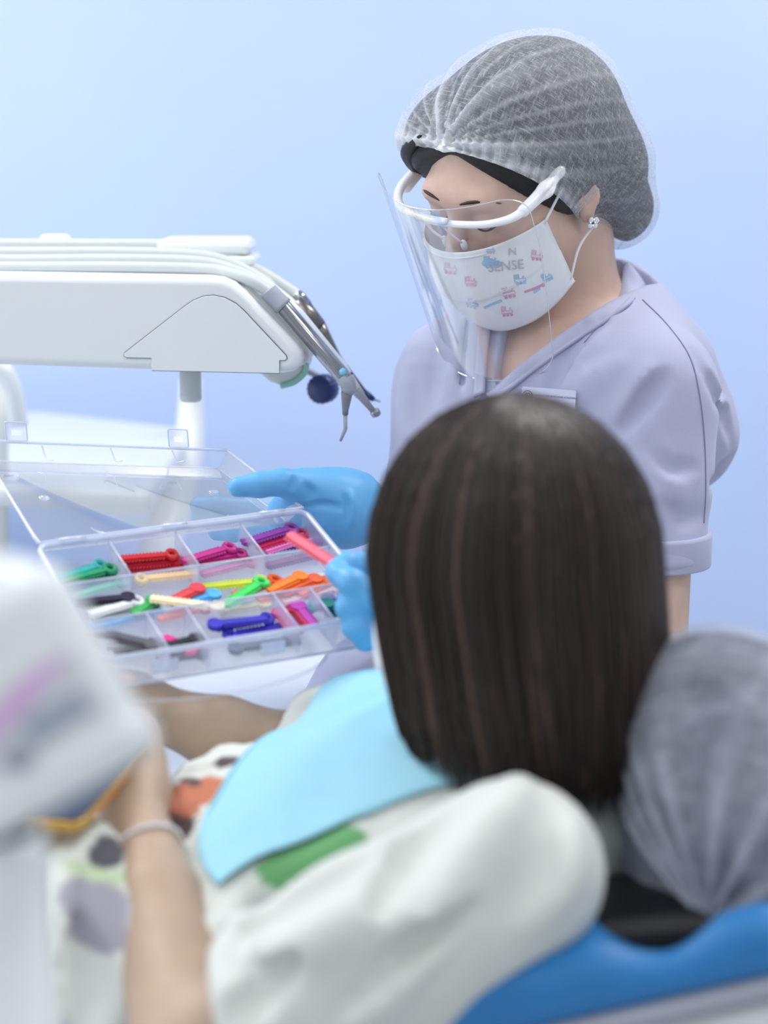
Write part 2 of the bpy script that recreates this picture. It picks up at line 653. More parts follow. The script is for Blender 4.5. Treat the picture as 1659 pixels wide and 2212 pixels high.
def nmesh(V, Q):
    me = bpy.data.meshes.new('mesh')
    me.vertices.add(len(V))
    me.vertices.foreach_set('co', np.asarray(V, np.float32).ravel())
    me.loops.add(Q.size)
    me.loops.foreach_set('vertex_index', Q.astype(np.int32).ravel())
    me.polygons.add(len(Q))
    me.polygons.foreach_set('loop_start', (np.arange(len(Q)) * 4).astype(np.int32))
    me.polygons.foreach_set('use_smooth', np.ones(len(Q), bool))
    me.update(calc_edges=True)
    me.validate()
    return me

def sculpt(name, f, lo, hi, vox, mat, parent=None, relax=1, **kw):
    V, Q = nets(f, lo, hi, vox, relax)
    return link(name, nmesh(V, Q), mat, parent, **kw)

def bounds(pts, pad):
    p = np.asarray(pts, float)
    return p.min(0) - pad, p.max(0) + pad

def bvh(o):
    me = o.data
    return BVHTree.FromPolygons([v.co.copy() for v in me.vertices], [tuple(p.vertices) for p in me.polygons])

def onto(tree, px, py, lift=.0):
    """Where the sight line through a pixel meets a surface (world point, normal)."""
    o = Vector((0, 0, CAMH))
    h = tree.ray_cast(o, ray(px, py), 8.0)
    if h[0] is None:
        return None, None
    n = h[1]
    if n.dot(ray(px, py)) > 0:
        n = -n
    return np.array(h[0] + n * lift), np.array(n)

def seam(name, tree, pix, r, mat, parent, lift=.0004, n=6):
    """A stitched line lying on a surface."""
    pp = crom([(a, b, 0) for a, b in pix], n)
    pts = []
    for a, b, _ in pp:
        w, _n = onto(tree, a, b, lift)
        if w is not None:
            pts.append(w)
    if len(pts) < 2:
        return None
    v, f = tube(pts, r, 5)
    return link(name, mesh(v, f), mat, parent)

# ================================================================== the room
def struct(name, c, h, mat, bev=0):
    return bx(name, c, h, mat, None, None, bev, kind='structure')

def PY(px, py, y):
    """World point on the sight line of a pixel at world depth y."""
    r = np.array(ray(px, py))
    return np.array([0, 0, CAMH]) + r * (y / r[1])

def PZ(px, py, z):
    r = np.array(ray(px, py))
    return np.array([0, 0, CAMH]) + r * ((z - CAMH) / r[2])

tag(struct('floor', (0, .575, -.05), (2.75, 2.925, .05), M['floor']), 'pale grey smooth clinic floor', 'floor')
tag(struct('ceiling', (0, .575, 2.85), (2.75, 2.925, .05), M['ceiling']), 'white flat clinic ceiling', 'ceiling')
tag(struct('wall_back', (0, 3.425, 1.4), (2.75, .075, 1.4), M['wall']), 'smooth light blue painted wall behind the clinician', 'wall')
tag(struct('wall_front', (0, -2.275, 1.4), (2.75, .075, 1.4), M['wallwhite']), 'pale wall on the viewer side', 'wall')
tag(struct('wall_right', (2.675, .575, 1.4), (.075, 2.775, 1.4), M['wallwhite']), 'pale wall on the right side', 'wall')
# left wall with a window opening
wl = empty('wall_left', (-2.675, .575, 0), kind='structure', label='pale wall with the window on the left', cat='wall')
bx('wall_panel', (-2.675, .575, .5), (.075, 2.775, .5), M['wallwhite'], wl, None, 0)
bx('wall_panel', (-2.675, .575, 2.65), (.075, 2.775, .15), M['wallwhite'], wl, None, 0)
bx('wall_panel', (-2.675, -.85, 1.75), (.075, 1.35, .75), M['wallwhite'], wl, None, 0)
bx('wall_panel', (-2.675, 3.03, 1.75), (.075, .32, .75), M['wallwhite'], wl, None, 0)
w1 = empty('window_1', (-2.675, 1.6, 1.0), kind='structure', label='white framed window in the left wall', cat='window')
for yy in (.53, 1.6, 2.68):
    bx('window_frame', (-2.675, yy, 1.75), (.03, .03, .75), M['white'], w1)
for zz in (1.03, 2.47):
    bx('window_frame', (-2.675, 1.6, zz), (.03, 1.1, .03), M['white'], w1)
bx('pane', (-2.69, 1.065, 1.75), (.003, .5, .70), M['glasspane'], w1, None, 0)
bx('pane', (-2.69, 2.14, 1.75), (.003, .5, .70), M['glasspane'], w1, None, 0)
bx('baseboard_back', (0, 3.34, .05), (2.6, .01, .05), M['white'], None, kind='structure', label='white skirting along the back wall', cat='baseboard')
for i, (lx, ly) in enumerate(CEIL_LIGHTS):
    t = empty('ceiling_light', (lx, ly, 2.8), label='square white ceiling light panel, ' + ['rear left', 'rear right', 'middle left', 'middle right', 'front left', 'front right'][i] + ' of the room', cat='ceiling light', group='ceiling light panels')
    bx('light_frame', (lx, ly, 2.792), (.31, .31, .008), M['white'], t)
    bx('diffuser', (lx, ly, 2.780), (.29, .29, .004), M['lightpanel'], t, None, 0)

# ================================================================== furniture behind
# low white worktop under the box
wt = empty('instrument_cabinet', (-.35, 2.1, 0), label='white laminate cabinet with a bare worktop below the plastic box', cat='cabinet')
bx('worktop', (-.41, 2.40, .885), (.41, .555, .015), M['table'], wt, None, .004)
bx('body', (-.41, 2.40, .465), (.39, .535, .405), M['white'], wt, None, .004)
for k in range(3):
    dr = bx('drawer', (-.41, 1.855, .20 + .27 * k), (.37, .008, .125), M['white'], wt, None, .004)
    bx('handle', (-.41, 1.840, .27 + .27 * k), (.09, .008, .006), M['chrome'], dr, None, .003)
bx('plinth', (-.41, 2.40, .03), (.37, .52, .03), M['greymid'], wt, None, .002)

# raised white shelf further back on a tapering stand
st = empty('side_table', (-.55, 2.75, 0), label='white table with a tapering leg behind the plastic lid', cat='table')
zt = 1.10
c4 = [PZ(-260, 1035, zt), PZ(330, 1062, zt), PZ(420, 925, zt), PZ(95, 888, zt), PZ(-260, 930, zt)]
c4[4] = c4[3] + (c4[0] - c4[1])
c4[0] = c4[1] + (c4[4] - c4[3]) * 1.0
poly = [(p[0], p[1]) for p in (c4[0], c4[1], c4[2], c4[3], c4[4])]
poly = [(p[0], min(p[1], 3.25)) for p in poly]
v, f = prism(poly, (1, 0, 0), (0, 1, 0), (0, 0, 1), (0, 0, 0), zt - .03, zt)
bevel(link('table_top', fixn(mesh(v, f, False)), M['table'], st), .012)
lg = [PY(412, 820, 2.9), PY(412, 900, 2.9), PY(405, 985, 2.88), PY(372, 1100, 2.84), PY(345, 1190, 2.8)]
lg.append(np.array([lg[-1][0] - .01, lg[-1][1], 0.902]))
v, f = tube(crom(lg, 5), np.linspace(.016, .034, 26), 14)
link('leg', mesh(v, f), M['white'], st)
for x0 in (-.95, -1.15):
    v, f = tube([(x0, 3.1, zt - .03), (x0, 3.1, 0)], .02, 12)
    link('leg', mesh(v, f), M['white'], st)

# standing post with a curved handle at the left edge
po = empty('equipment_post', (-.42, 2.3, 0), label='pale standing post with a curved top tube at the left edge', cat='post')
v, f = tube(crom([PY(-60, 830, 2.45), PY(-25, 795, 2.45), PY(8, 800, 2.45), PY(30, 850, 2.45), PY(40, 920, 2.45)], 6), .012, 12)
link('handle', mesh(v, f), M['white'], po)
p = PY(-2, 1230, 2.5)
v, f = tube([PY(-2, 805, 2.5), p], .012, 14)
link('pole', mesh(v, f), M['offwhite'], po)
v, f = lathe([(0, .014), (.01, .03), (p[2] - .95, .033), (p[2] - .902, .036)], p, p - np.array([0, 0, 1]), 20)
link('column', mesh(v, f), M['grey'], po)

# ================================================================== dental chair
UX = nrm([.972, 0, .235])             # along the backrest, towards the head
UN = np.array([-UX[2], 0, UX[0]])     # out of the backrest
CY = 1.43                             # middle of the chair
CB = empty('dental_chair', (-.45, CY, 0), label='blue upholstered dental chair with a white shell under the patient', cat='dental chair')
Rb = np.stack([UX, np.array([0, 1., 0]), UN], 1)
top_pt = P(1540, 2012, 1.22)           # on the near upper rim of the backrest
def chairp(s, y, h):                   # s along UX from top_pt, y world, h above the rim plane
    q = np.array([top_pt[0], 0, top_pt[2]]) + UX * s + UN * h
    return np.array([q[0], y, q[2]])
cushion = rbox(chairp(-.31, CY, -.021), (.365, .272, .024), .020, Rb)
rib = [rc(chairp(-.68, CY - .276, -.014 - .014 * k), chairp(.05, CY - .276, -.014 - .014 * k), .0050) for k in range(2)]
fbk = U([cushion], .01)
fbk = SUB(fbk, rbox(chairp(.10, CY + .16, 0), (.165, .402, .2), .05, Rb), .010)
fbk = SUB(fbk, rc(P(1413, 1972, 1.14), P(1413, 1942, 1.5), .022), .03)
for r_ in rib:
    fbk = SUB(fbk, OFF(r_, -.002), .006)
sculpt('backrest', fbk, *bounds([chairp(-.70, CY - .3, -.1), chairp(.10, CY + .3, .06), chairp(-.7, CY, .06), chairp(.1, CY, -.1)], .03), .006, M['upholstery'], CB, 2)
shell = rbox(chairp(-.32, CY, -.075), (.385, .262, .028), .026, Rb)
shell = SUB(shell, rbox(chairp(.12, CY + .20, 0), (.165, .42, .3), .05, Rb), .015)
sculpt('back_shell', shell, *bounds([chairp(-.72, CY - .3, -.18), chairp(.12, CY + .3, 0), chairp(-.7, CY, 0), chairp(.1, CY, -.18)], .03), .008, M['white'], CB, 2)
v, f = tube([chairp(-.66, CY - .264, -.048), chairp(.055, CY - .264, -.048)], .009, 8)
link('trim_strip', mesh(v, f), M['grey'], CB)
# seat and leg rest run on to the left, level
sx = chairp(-.69, CY, -.03)
seat = U([rbox((sx[0] - .22, CY, sx[2] - .03), (.27, .26, .045), .035), rbox((sx[0] - .72, CY, sx[2] - .07), (.30, .2, .04), .035, rotm(0, -.10, 0))], .05)
sculpt('seat', seat, (sx[0] - 1.1, CY - .32, sx[2] - .25), (sx[0] + .15, CY + .32, sx[2] + .08), .01, M['upholstery'], CB, 2)
bx('seat_shell', (sx[0] - .25, CY, sx[2] - .13), (.30, .2, .05), M['white'], CB, None, .03)
v, f = lathe([(0, .29), (.02, .29), (.04, .25), (.05, .11), (.25, .09), (.5, .10), (sx[2] - .17, .14)], (-.75, CY, 0), (-.75, CY, 1), 32)
link('pedestal', mesh(v, f), M['white'], CB)
# headrest bar and cushion
v, f = tube(crom([chairp(-.05, CY - .01, -.02), chairp(.04, CY - .03, .02), P(1600, 1860, 1.40)], 6), .017, 12, 1.6)
link('headrest_bar', mesh(v, f), M['black'], CB)
bk_c = P(1400, 1992, 1.345)
brk = U([rbox(bk_c, (.052, .05, .022), .016, rotm(0, -.10, 0)), chain([P(1480, 2000, 1.34), P(1575, 1965, 1.36), P(1640, 1900, 1.40)], [.02, .018, .016], .02)], .02)
sculpt('headrest_bracket', brk, *bounds([P(1200, 1900, 1.34), P(1660, 2080, 1.34), P(1400, 1990, 1.42)], .05), .004, M['black'], CB, 1)
HRc = P(1635, 1712, 1.39)
Rhr = rotm(0, math.radians(-30), math.radians(8))
# pad: x' = thickness, z' = height
hr_f = U([ell(HRc, (.088, .125, .122), Rhr), ell(HRc + Rhr @ np.array([-.006, 0, -.028]), (.096, .115, .080), Rhr)], .04)
HR = empty('headrest', HRc - np.array([0, 0, .1]), label='grey dental chair headrest wrapped in a translucent white elastic cover', cat='headrest')
sculpt('pad', OFF(hr_f, -.002), HRc - .19, HRc + .19, .005, M['greycushion'], HR, 2)

def shell_grid(f, c, axes, th1, nphi, nth, disp=None, start=.01):
    """Rays from c around axis axes[2]; theta 0 at the pole to th1(phi) at the rim. Returns grid of points and (phi,theta)."""
    ph = np.linspace(0, 2 * math.pi, nphi, endpoint=False)
    tt = np.linspace(0, 1, nth)
    PH, TT = np.meshgrid(ph, tt, indexing='ij')
    TH = TT * np.broadcast_to(np.asarray(th1(PH)), PH.shape)
    D = (np.cos(PH) * np.sin(TH))[..., None] * axes[0] + (np.sin(PH) * np.sin(TH))[..., None] * axes[1] + np.cos(TH)[..., None] * axes[2]
    D = D.reshape(-1, 3)
    t = np.full(len(D), start)
    for _ in range(60):
        t += np.clip(-f(c + D * t[:, None]) * .8, -.01, .02)
    pts = c + D * t[:, None]
    return pts.reshape(nphi, nth, 3), PH, TT, D.reshape(nphi, nth, 3)

def grid_mesh(G, pleat=None, uvs=None, closed=True):
    nphi, nth = G.shape[:2]
    V = G.reshape(-1, 3)
    m = nphi if closed else nphi - 1
    i, j = np.meshgrid(np.arange(m), np.arange(nth - 1), indexing='ij')
    i2 = (i + 1) % nphi
    Q = np.stack([i * nth + j, i * nth + j + 1, i2 * nth + j + 1, i2 * nth + j], -1).reshape(-1, 4)
    me = nmesh(V, Q)
    if pleat is not None:
        a = me.attributes.new('pleat', 'FLOAT', 'POINT')
        a.data.foreach_set('value', pleat.astype(np.float32).ravel())
    if uvs is not None:
        uv = me.uv_layers.new(name='UVMap')
        li = np.zeros(len(me.loops), np.int32)
        me.loops.foreach_get('vertex_index', li)
        uv.data.foreach_set('uv', uvs.reshape(-1, 2)[li].astype(np.float32).ravel())
    return me

# headrest cover: gathered at its lower end
pole = nrm(HRc - P(1500, 1500, 1.20))
gth = P(1528, 1992, 1.30)
d_g = nrm(gth - HRc)
ax2 = -d_g
a0 = nrm(np.cross(ax2, [0, 1, 0])); b0 = np.cross(ax2, a0)
G, PH, TT, DD = shell_grid(hr_f, HRc, (a0, b0, ax2), lambda p: 2.98, 260, 110)
pl = np.clip((TT - .52) / .48, 0, 1) ** 1.3
ripple = .5 + .5 * np.sin(PH * 17 + 2.2 * np.sin(PH * 3) + 1.5 * np.sin(PH * 5 + 1))
ripple = ripple ** 2
G = G + DD * (.004 + .006 * np.sin(PH * 5 + TT * 4) * np.sin(TT * 9) * .25 + pl * (ripple - .5) * .010)[..., None]
gath = np.clip((TT - .80) / .20, 0, 1)[..., None] ** 1.5
G = G * (1 - gath * .85) + (gth + (G - gth) * .06) * gath * .85
link('cover', grid_mesh(G, np.clip(pl * ripple * .55 + np.clip((TT - .93) / .07, 0, 1) * .5, 0, 1), np.stack([PH / 6.283 * 1.0, TT * .8], -1)), M['cover'], HR)

# ================================================================== instrument unit
ua = math.radians(3)
UE = np.array([math.cos(ua), -math.sin(ua), 0])
UD = np.array([math.sin(ua), math.cos(ua), 0])      # away from the viewer
U0 = P(330, 700, 2.0)
def PU(px, py, k=0.0):
    """Point on the unit's front plane, pushed k metres back."""
    r = np.array(ray(px, py))
    q0 = U0 + UD * k
    o = np.array([0, 0, CAMH])
    return o + r * (((q0 - o) @ UD) / (r @ UD))
def U2(px, py):
    q = PU(px, py) - U0
    return (q @ UE, q[2])
EZ = np.array([0, 0, 1.])
DU = empty('dental_unit', U0 - np.array([0, 0, .1]), label='white dental instrument unit with rounded slanting nose', cat='dental unit')
out = [(-420, 583), (0, 590), (450, 597), (478, 600), (504, 610), (528, 628), (640, 745), (650, 760), (653, 776), (648, 792), (634, 803), (612, 807), (330, 800), (0, 789), (-420, 776)]
poly = [U2(*q) for q in out]
v, f = prism(poly, UE, EZ, UD, U0, 0, .27)
bevel(link('body', fixn(mesh(v, f, False)), M['white'], DU), .010, 4, 35)
# side cover plate, slightly proud, with a dark gap round it
cov = [(268, 768), (270, 762), (400, 661), (418, 649), (440, 640), (462, 638), (486, 643), (510, 656), (528, 672), (618, 768), (620, 774), (616, 778), (604, 778), (604, 806), (328, 800), (328, 773), (274, 772)]
cp_ = [U2(*q) for q in cov]
v, f = prism(cp_, UE, EZ, UD, U0, -.0022, .004)
bevel(link('side_cover', fixn(mesh(v, f, False)), M['white'], DU), .0006, 2, 35)
v, f = tube([PU(x, y, -.0006) for x, y in cov], .0007, 6, closed=True)
link('cover_gap', mesh(v, f), M['gap'], DU)
p = PU(500, 812, .0)
# upper rack rim behind the nose
rim = [(470, 590), (520, 606), (548, 640), (645, 742), (662, 768), (660, 790), (640, 800)]
v, f = prism([U2(*q) for q in [(440, 600), (500, 596), (545, 622), (655, 742), (664, 770), (655, 796), (600, 806), (560, 720)]], UE, EZ, UD, U0, .03, .18)
bevel(link('instrument_rack', fixn(mesh(v, f, False)), M['offwhite'], DU), .006, 3, 35)
# stem below
s0 = PU(411, 795, .12)
v, f = lathe([(0, .0115), (.028, .0115), (.0285, .0118), (.033, .0118), (.036, .0095)], s0, s0 - EZ, 24)
link('stem', mesh(v, f), M['offwhite'], DU)
# rear lower body with a green gasket
v, f = prism([((PU(*q, .10) - U0) @ UE, PU(*q, .10)[2] - U0[2]) for q in [(560, 740), (640, 740), (662, 780), (656, 806), (632, 826), (604, 833), (582, 826), (540, 790)]], UE, EZ, UD, U0, .10, .20)
bevel(link('lower_housing', fixn(mesh(v, f, False)), M['offwhite'], DU), .008, 3, 35)
v, f = tube(crom([PU(664, 784, .10), PU(658, 806, .10), PU(636, 826, .10), PU(606, 835, .10)], 5), .0028, 8)
link('gasket', mesh(v, f), M['seagreen'], DU)
# supporting arm out to the left, down to the floor
v, f = tube(crom([PU(-380, 700, .12), PU(-700, 730, .2), PU(-900, 900, .25), np.array([-1.05, 2.35, .5]), np.array([-1.05, 2.35, 0])], 6), .035, 16)
link('support_arm', mesh(v, f), M['white'], DU)
# flat white things lying on the unit, behind the hoses
zu = PU(200, 594)[2]
TR = empty('instrument_tray', PU(450, 560, .22), label='pale rounded tray lying on the unit behind the hoses', cat='tray')
a, b = PU(340, 512, .22), PU(556, 545, .22)
bx('tray_base', (a + b) / 2 * np.array([1, 1, 0]) + EZ * (zu + .006), ((b[0] - a[0]) / 2, .05, .005), M['white'], TR, None, .004)
bx('tray_lid', (a + b) / 2 * np.array([1, 1, 0]) + EZ * ((zu + .011 + a[2]) / 2), ((b[0] - a[0]) / 2 - .004, .046, (a[2] - zu - .011) / 2), M['white'], TR, None, .009)
a, b = PU(88, 506, .22), PU(152, 545, .22)
JR = empty('cotton_holder', PU(120, 550, .22), label='small white round holder standing on the unit behind the hoses', cat='holder')
hj = a[2] - zu; rj = (b[0] - a[0]) / 2; cj = (a + b) / 2 * np.array([1, 1, 0]) + EZ * zu
v, f = lathe([(.001, rj * .9), (.004, rj), (hj * .7, rj)], cj, cj + EZ, 24)
link('holder_body', mesh(v, f), M['offwhite'], JR)
v, f = lathe([(hj * .7, rj * 1.04), (hj * .95, rj * 1.04), (hj, rj * .8)], cj, cj + EZ, 24)
link('holder_lid', mesh(v, f), M['white'], JR)
# scalloped navy knob
kc = PU(706, 838, .20)
kv, kf = [], []
nk = 72
for s, rr in ((0, .0135), (.002, .0158), (.018, .0158), (.020, .0135)):
    for k in range(nk):
        an = 2 * math.pi * k / nk
        r_ = rr + (.0005 * math.cos(an * 18) if rr > .014 else 0)
        ux = nrm(UE * .93 - UD * .36); 
        nn = nrm(np.cross(ux, EZ))
        kv.append(kc + ux * math.cos(an) * r_ + EZ * math.sin(an) * r_ + nn * s)
for i in range(3):
    for k in range(nk):
        k2 = (k + 1) % nk
        kf.append((i * nk + k, i * nk + k2, (i + 1) * nk + k2, (i + 1) * nk + k))
kf += [tuple(range(nk - 1, -1, -1)), tuple(3 * nk + k for k in range(nk))]
KN = empty('adjustment_wheel', kc, label='navy blue round wheel with scalloped rim behind the handpieces', cat='wheel')
link('knob_cap', fixn(mesh(kv, kf)), M['navy'], KN)
v, f = tube(crom([kc + EZ * .0 + nrm(np.cross(nrm(UE * .93 - UD * .36), EZ)) * .01, PU(690, 815, .215), PU(640, 790, .21)], 5), .004, 10)
link('knob_arm', mesh(v, f), M['grey'], KN)

def hose(pix, k, r, parent, mat='hose'):
    pts = crom([PU(x, y, kk) for (x, y), kk in zip(pix, k if hasattr(k, '__len__') else [k] * len(pix))], 8)
    v, f = tube(pts, r, 12)
    return link('hose', mesh(v, f), M[mat], parent)

def stage(name, prof, parent, mat, seg=20):
    """prof: list of (px,py,k,r) consecutive rings"""
    pts = [PU(a, b, k) for a, b, k, r in prof]
    v, f = tube(pts, [q[3] for q in prof], seg)
    return link(name, mesh(v, f), M[mat], parent)

# air-water syringe, nearest
K = .02
SY = empty('air_water_syringe', PU(750, 840, K), label='chrome three-way syringe with pale blue button and thin angled tip', cat='syringe')
hose([(-300, 572), (0, 578), (250, 578), (440, 582), (500, 592), (545, 608), (585, 634)], [.045, .045, .045, .04, .03, .022, K], .0062, SY)
stage('collar', [(578, 627, K, .0088), (580, 630, K, .0096), (606, 656, K, .0096), (607, 657, K, .0102), (613, 663, K, .0102)], SY, 'grey')
stage('handle', [(610, 660, K, .0078), (612, 662, K, .0083), (745, 818, K, .0083), (752, 832, K, .0078)], SY, 'chrome', 28)
stage('elbow', [(740, 812, K, .0084), (750, 826, K, .0086), (754, 838, K, .0080), (749, 848, K, .0066)], SY, 'grey')
stage('nozzle', [(750, 846, K, .0060), (749, 852, K, .0058), (746, 885, K, .0034), (746, 896, K, .0030)], SY, 'greymid')
stage('tip', [(746, 894, K, .0021), (746, 926, K, .0021), (743, 934, K, .0020), (735, 953, K, .0013)], SY, 'grey', 12)
v, f = U([0]) if False else tube([PU(736, 798, K - .006), PU(740, 803, K - .0065), PU(746, 808, K - .006)], [.0028, .0042, .0028], 12)
link('button', mesh(v, f), M['button'], SY)

K = .07
H1 = empty('contra_angle_handpiece', PU(780, 860, K), label='white straight handpiece ending in a small round steel head', cat='handpiece')
hose([(-300, 556), (0, 562), (250, 561), (430, 566), (520, 590), (585, 626), (620, 656)], [.09, .09, .09, .085, .08, .075, K], .006, H1)
stage('body', [(600, 640, K, .0075), (640, 680, K, .0085), (735, 795, K, .0078), (768, 842, K, .0062)], H1, 'white')
stage('button', [(736, 803, K - .008, .0022), (745, 810, K - .008, .0032), (752, 815, K - .007, .0022)], H1, 'button', 12)
stage('marking_ring', [(748, 814, K, .0079), (752, 818, K, .0079)], H1, 'black')
stage('neck', [(766, 838, K, .0058), (778, 853, K, .0056), (780, 856, K, .0046), (806, 888, K, .0030)], H1, 'grey')
stage('head', [(803, 898, K, .0030), (810, 893, K, .0046), (816, 889, K, .0046), (820, 887, K, .0030)], H1, 'chrome')

K = .12
H2 = empty('turbine_handpiece', PU(740, 790, K), label='brownish steel handpiece between the white handpiece and the rear hose', cat='handpiece')
hose([(-300, 538), (0, 545), (250, 545), (430, 552), (520, 578), (600, 632), (648, 672)], [.14, .14, .14, .135, .13, .125, K], .0058, H2)
stage('sleeve', [(640, 652, K, .0075), (668, 680, K, .0086), (690, 706, K, .0082)], H2, 'steel')
stage('body', [(686, 700, K, .0072), (700, 722, K, .0060), (735, 790, K, .0046), (760, 836, K, .0040)], H2, 'steel')
stage('blue_ring', [(736, 792, K, .0049), (738, 797, K, .0049)], H2, 'button')

K = .17
H3 = empty('scaler_handpiece', PU(700, 690, K), label='rear silver handpiece at the end of the topmost hose', cat='handpiece')
hose([(-300, 522), (0, 527), (220, 528), (380, 530), (470, 545), (560, 585), (630, 628), (648, 642)], [.19, .19, .19, .19, .185, .18, .175, K], .0060, H3)
stage('collar', [(640, 634, K, .0058), (650, 644, K, .0066), (664, 660, K, .0060)], H3, 'chrome')
stage('body', [(660, 656, K, .0054), (690, 696, K, .0056), (730, 776, K, .0046), (786, 848, K, .0038)], H3, 'steel')
stage('tip_holder', [(786, 848, K, .0042), (796, 856, K, .0044), (808, 863, K, .0026)], H3, 'navy')
stage('tip', [(806, 862, K, .0016), (822, 868, K, .0008)], H3, 'grey', 8)

# ================================================================== foreground console, left
def PF(px, py, d=.86):
    return P(px, py, d)
FC = empty('control_console', PF(60, 2212, .86) * np.array([1, 1, 0]), label='white rounded control console with purple stripe and grey display in the left foreground', cat='console')
fx = nrm(PF(310, 1580) - PF(60, 1720))            # along the lower edge
fd = nrm(PF(300, 1580) - PF(180, 1290))           # down the slanted face
fn = nrm(np.cross(fx, fd))
if fn[1] > 0: fn = -fn
fd = nrm(np.cross(fn, fx)) * (1 if np.cross(fn, fx) @ fd > 0 else -1)
Rf = np.stack([fx, fd, fn], 1)
cF = PF(18, 1512) - fn * .012
fcon = rbox(cF, (.046, .044, .018), .012, Rf)
dome = ell(cF - fd * .046 - fn * .012 - fx * .008, (.040, .022, .024), Rf)
sculpt('housing', U([fcon, dome], .02), cF - .11, cF + .11, .003, M['white'], FC, 2)
lipc = cF + fd * .038 - fn * .002
sculpt('lower_lip', rbox(lipc, (.047, .0125, .021), .010, Rf), lipc - .09, lipc + .09, .003, M['white'], FC, 2)
def fpt(px, py, lift):
    r = np.array(ray(px, py)); o = np.array([0, 0, CAMH])
    q = cF + fn * (.018 + lift)
    return o + r * (((q - o) @ fn) / (r @ fn))
def fpatch(name, pix, mat, lift, th=.0012):
    a = [fpt(x, y, lift) for x, y in pix]
    n = len(a)
    V = a + [q - fn * th for q in a]
    Fq = [tuple(range(n)), tuple(range(2 * n - 1, n - 1, -1))] + [(i, n + i, n + (i + 1) % n, (i + 1) % n) for i in range(n)]
    return link(name, fixn(mesh(V, Fq, False)), mat, FC)
fpatch('front_panel', [(-60, 1520), (150, 1400), (235, 1520), (60, 1640), (-60, 1700)], M['table'], .0006)
fpatch('purple_stripe', [(-40, 1560), (70, 1450), (150, 1412), (90, 1490), (20, 1570), (-40, 1610)], M['purple'], .0018)
fpatch('display', [(40, 1560), (120, 1515), (155, 1560), (80, 1612)], M['lcd'], .0018)
fpatch('display', [(124, 1512), (170, 1490), (205, 1536), (160, 1556)], M['lcd'], .0018)
v, f = lathe([(0, .007), (.003, .007), (.004, .005)], fpt(42, 1632, -.001), fpt(42, 1632, -.001) + fn, 16)
link('button', mesh(v, f), M['grey'], FC)
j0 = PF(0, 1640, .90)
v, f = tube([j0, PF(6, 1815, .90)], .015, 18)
link('gap_shade', mesh(v, f), M['black'], FC)  # shade between console and stand, put in as a black tube
c0 = PF(-35, 1800, .90)
v, f = lathe([(0, .024), (.004, .028), (c0[2] - .03, .030), (c0[2] - .028, .12), (c0[2], .13)], c0, c0 - EZ, 28)
link('stand', mesh(v, f), M['white'], FC)

# ================================================================== heads (shared)
def head_sdf(T, R, s=1.0):
    """Skin of a head. Local frame: x to the person's right, y out of the face, z up, origin between the ear canals."""
    fs = [
        (ell((0, -.012, .045), (.0735, .094, .083)), None),
    ]
    cran = ell((0, -.012, .045), (.0735, .094, .083))
    face = U([ell((0, .036, -.015), (.062, .062, .085)), rc((0, .068, -.078), (0, .074, -.088), .022, .020),
              rc((-.046, .012, -.052), (-.02, .066, -.086), .020, .018), rc((.046, .012, -.052), (.02, .066, -.086), .020, .018)], .03)
    cheek = U([ell((-.040, .053, -.016), (.025, .025, .024)), ell((.040, .053, -.016), (.025, .025, .024))], .01)
    brow = rc((-.034, .082, .040), (.034, .082, .040), .012)
    base = U([cran, face, cheek, brow], .025)
    sock = U([ell((-.031, .099, .022), (.018, .013, .011)), ell((.031, .099, .022), (.018, .013, .011))], .004)
    base = SUB(base, sock, .010)
    lids = U([ell((-.031, .079, .020), (.0145, .0135, .0125)), ell((.031, .079, .020), (.0145, .0135, .0125))], .003)
    nose = U([rc((0, .090, .030), (0, .107, .002), .0075, .010), ell((0, .112, -.012), (.0125, .0135, .0105)),
              ell((-.0115, .102, -.015), (.0085, .0105, .008)), ell((.0115, .102, -.015), (.0085, .0105, .008))], .008)
    lips = U([rc((-.020, .086, -.049), (.020, .086, -.049), .0055), rc((-.015, .088, -.058), (.015, .088, -.058), .0062), ell((0, .093, -.050), (.014, .006, .006))], .005)
    base = U([base, lids, nose, lips], .006)
    ears = []
    for sx in (-1, 1):
        Re = rotm(0, 0, sx * .35)
        e = ell((sx * .076, -.010, -.012), (.007, .016, .018), Re)
        e = SUB(e, ell((sx * .084, -.008, -.009), (.006, .009, .010), Re), .004)
        ears.append(U([e, ell((sx * .0745, -.004, -.030), (.0062, .009, .010))], .006))
    base = U([base] + ears, .006)
    Rn = np.asarray(R); T_ = np.asarray(T, float)
    return lambda p: base(((p - T_) @ Rn) / s) * s

def L2W(T, R, l):
    return np.asarray(T, float) + np.asarray(R) @ np.asarray(l, float)

def face_bits(T, R, parent, lipmat=True):
    """Brows, lash lines and lips as thin tinted strips on the face."""
    for sx in (-1, 1):
        b = [L2W(T, R, (sx * x, y, z)) for x, y, z in ((.013, .0945, .041), (.026, .094, .0455), (.040, .087, .044), (.050, .077, .037))]
        v, f = tube(crom(b, 5), np.concatenate([np.linspace(.0022, .0032, 8), np.linspace(.003, .001, 8)]), 8, .6)
        link('eyebrow', mesh(v, f), M['brow'], parent)
        b = [L2W(T, R, (sx * x, y, z)) for x, y, z in ((.018, .0905, .0165), (.026, .0930, .0130), (.036, .0922, .0128), (.0455, .0850, .0170))]
        v, f = tube(crom(b, 5), .0011, 6)
        link('eyelash', mesh(v, f), M['blackhair'], parent)
    b = [L2W(T, R, (x, y, z)) for x, y, z in ((-.020, .089, -.051), (-.008, .096, -.0515), (.008, .096, -.0515), (.020, .089, -.051))]
    v, f = tube(crom(b, 5), .0042, 8, .8)
    link('lips', mesh(v, f), M['lip'], parent)

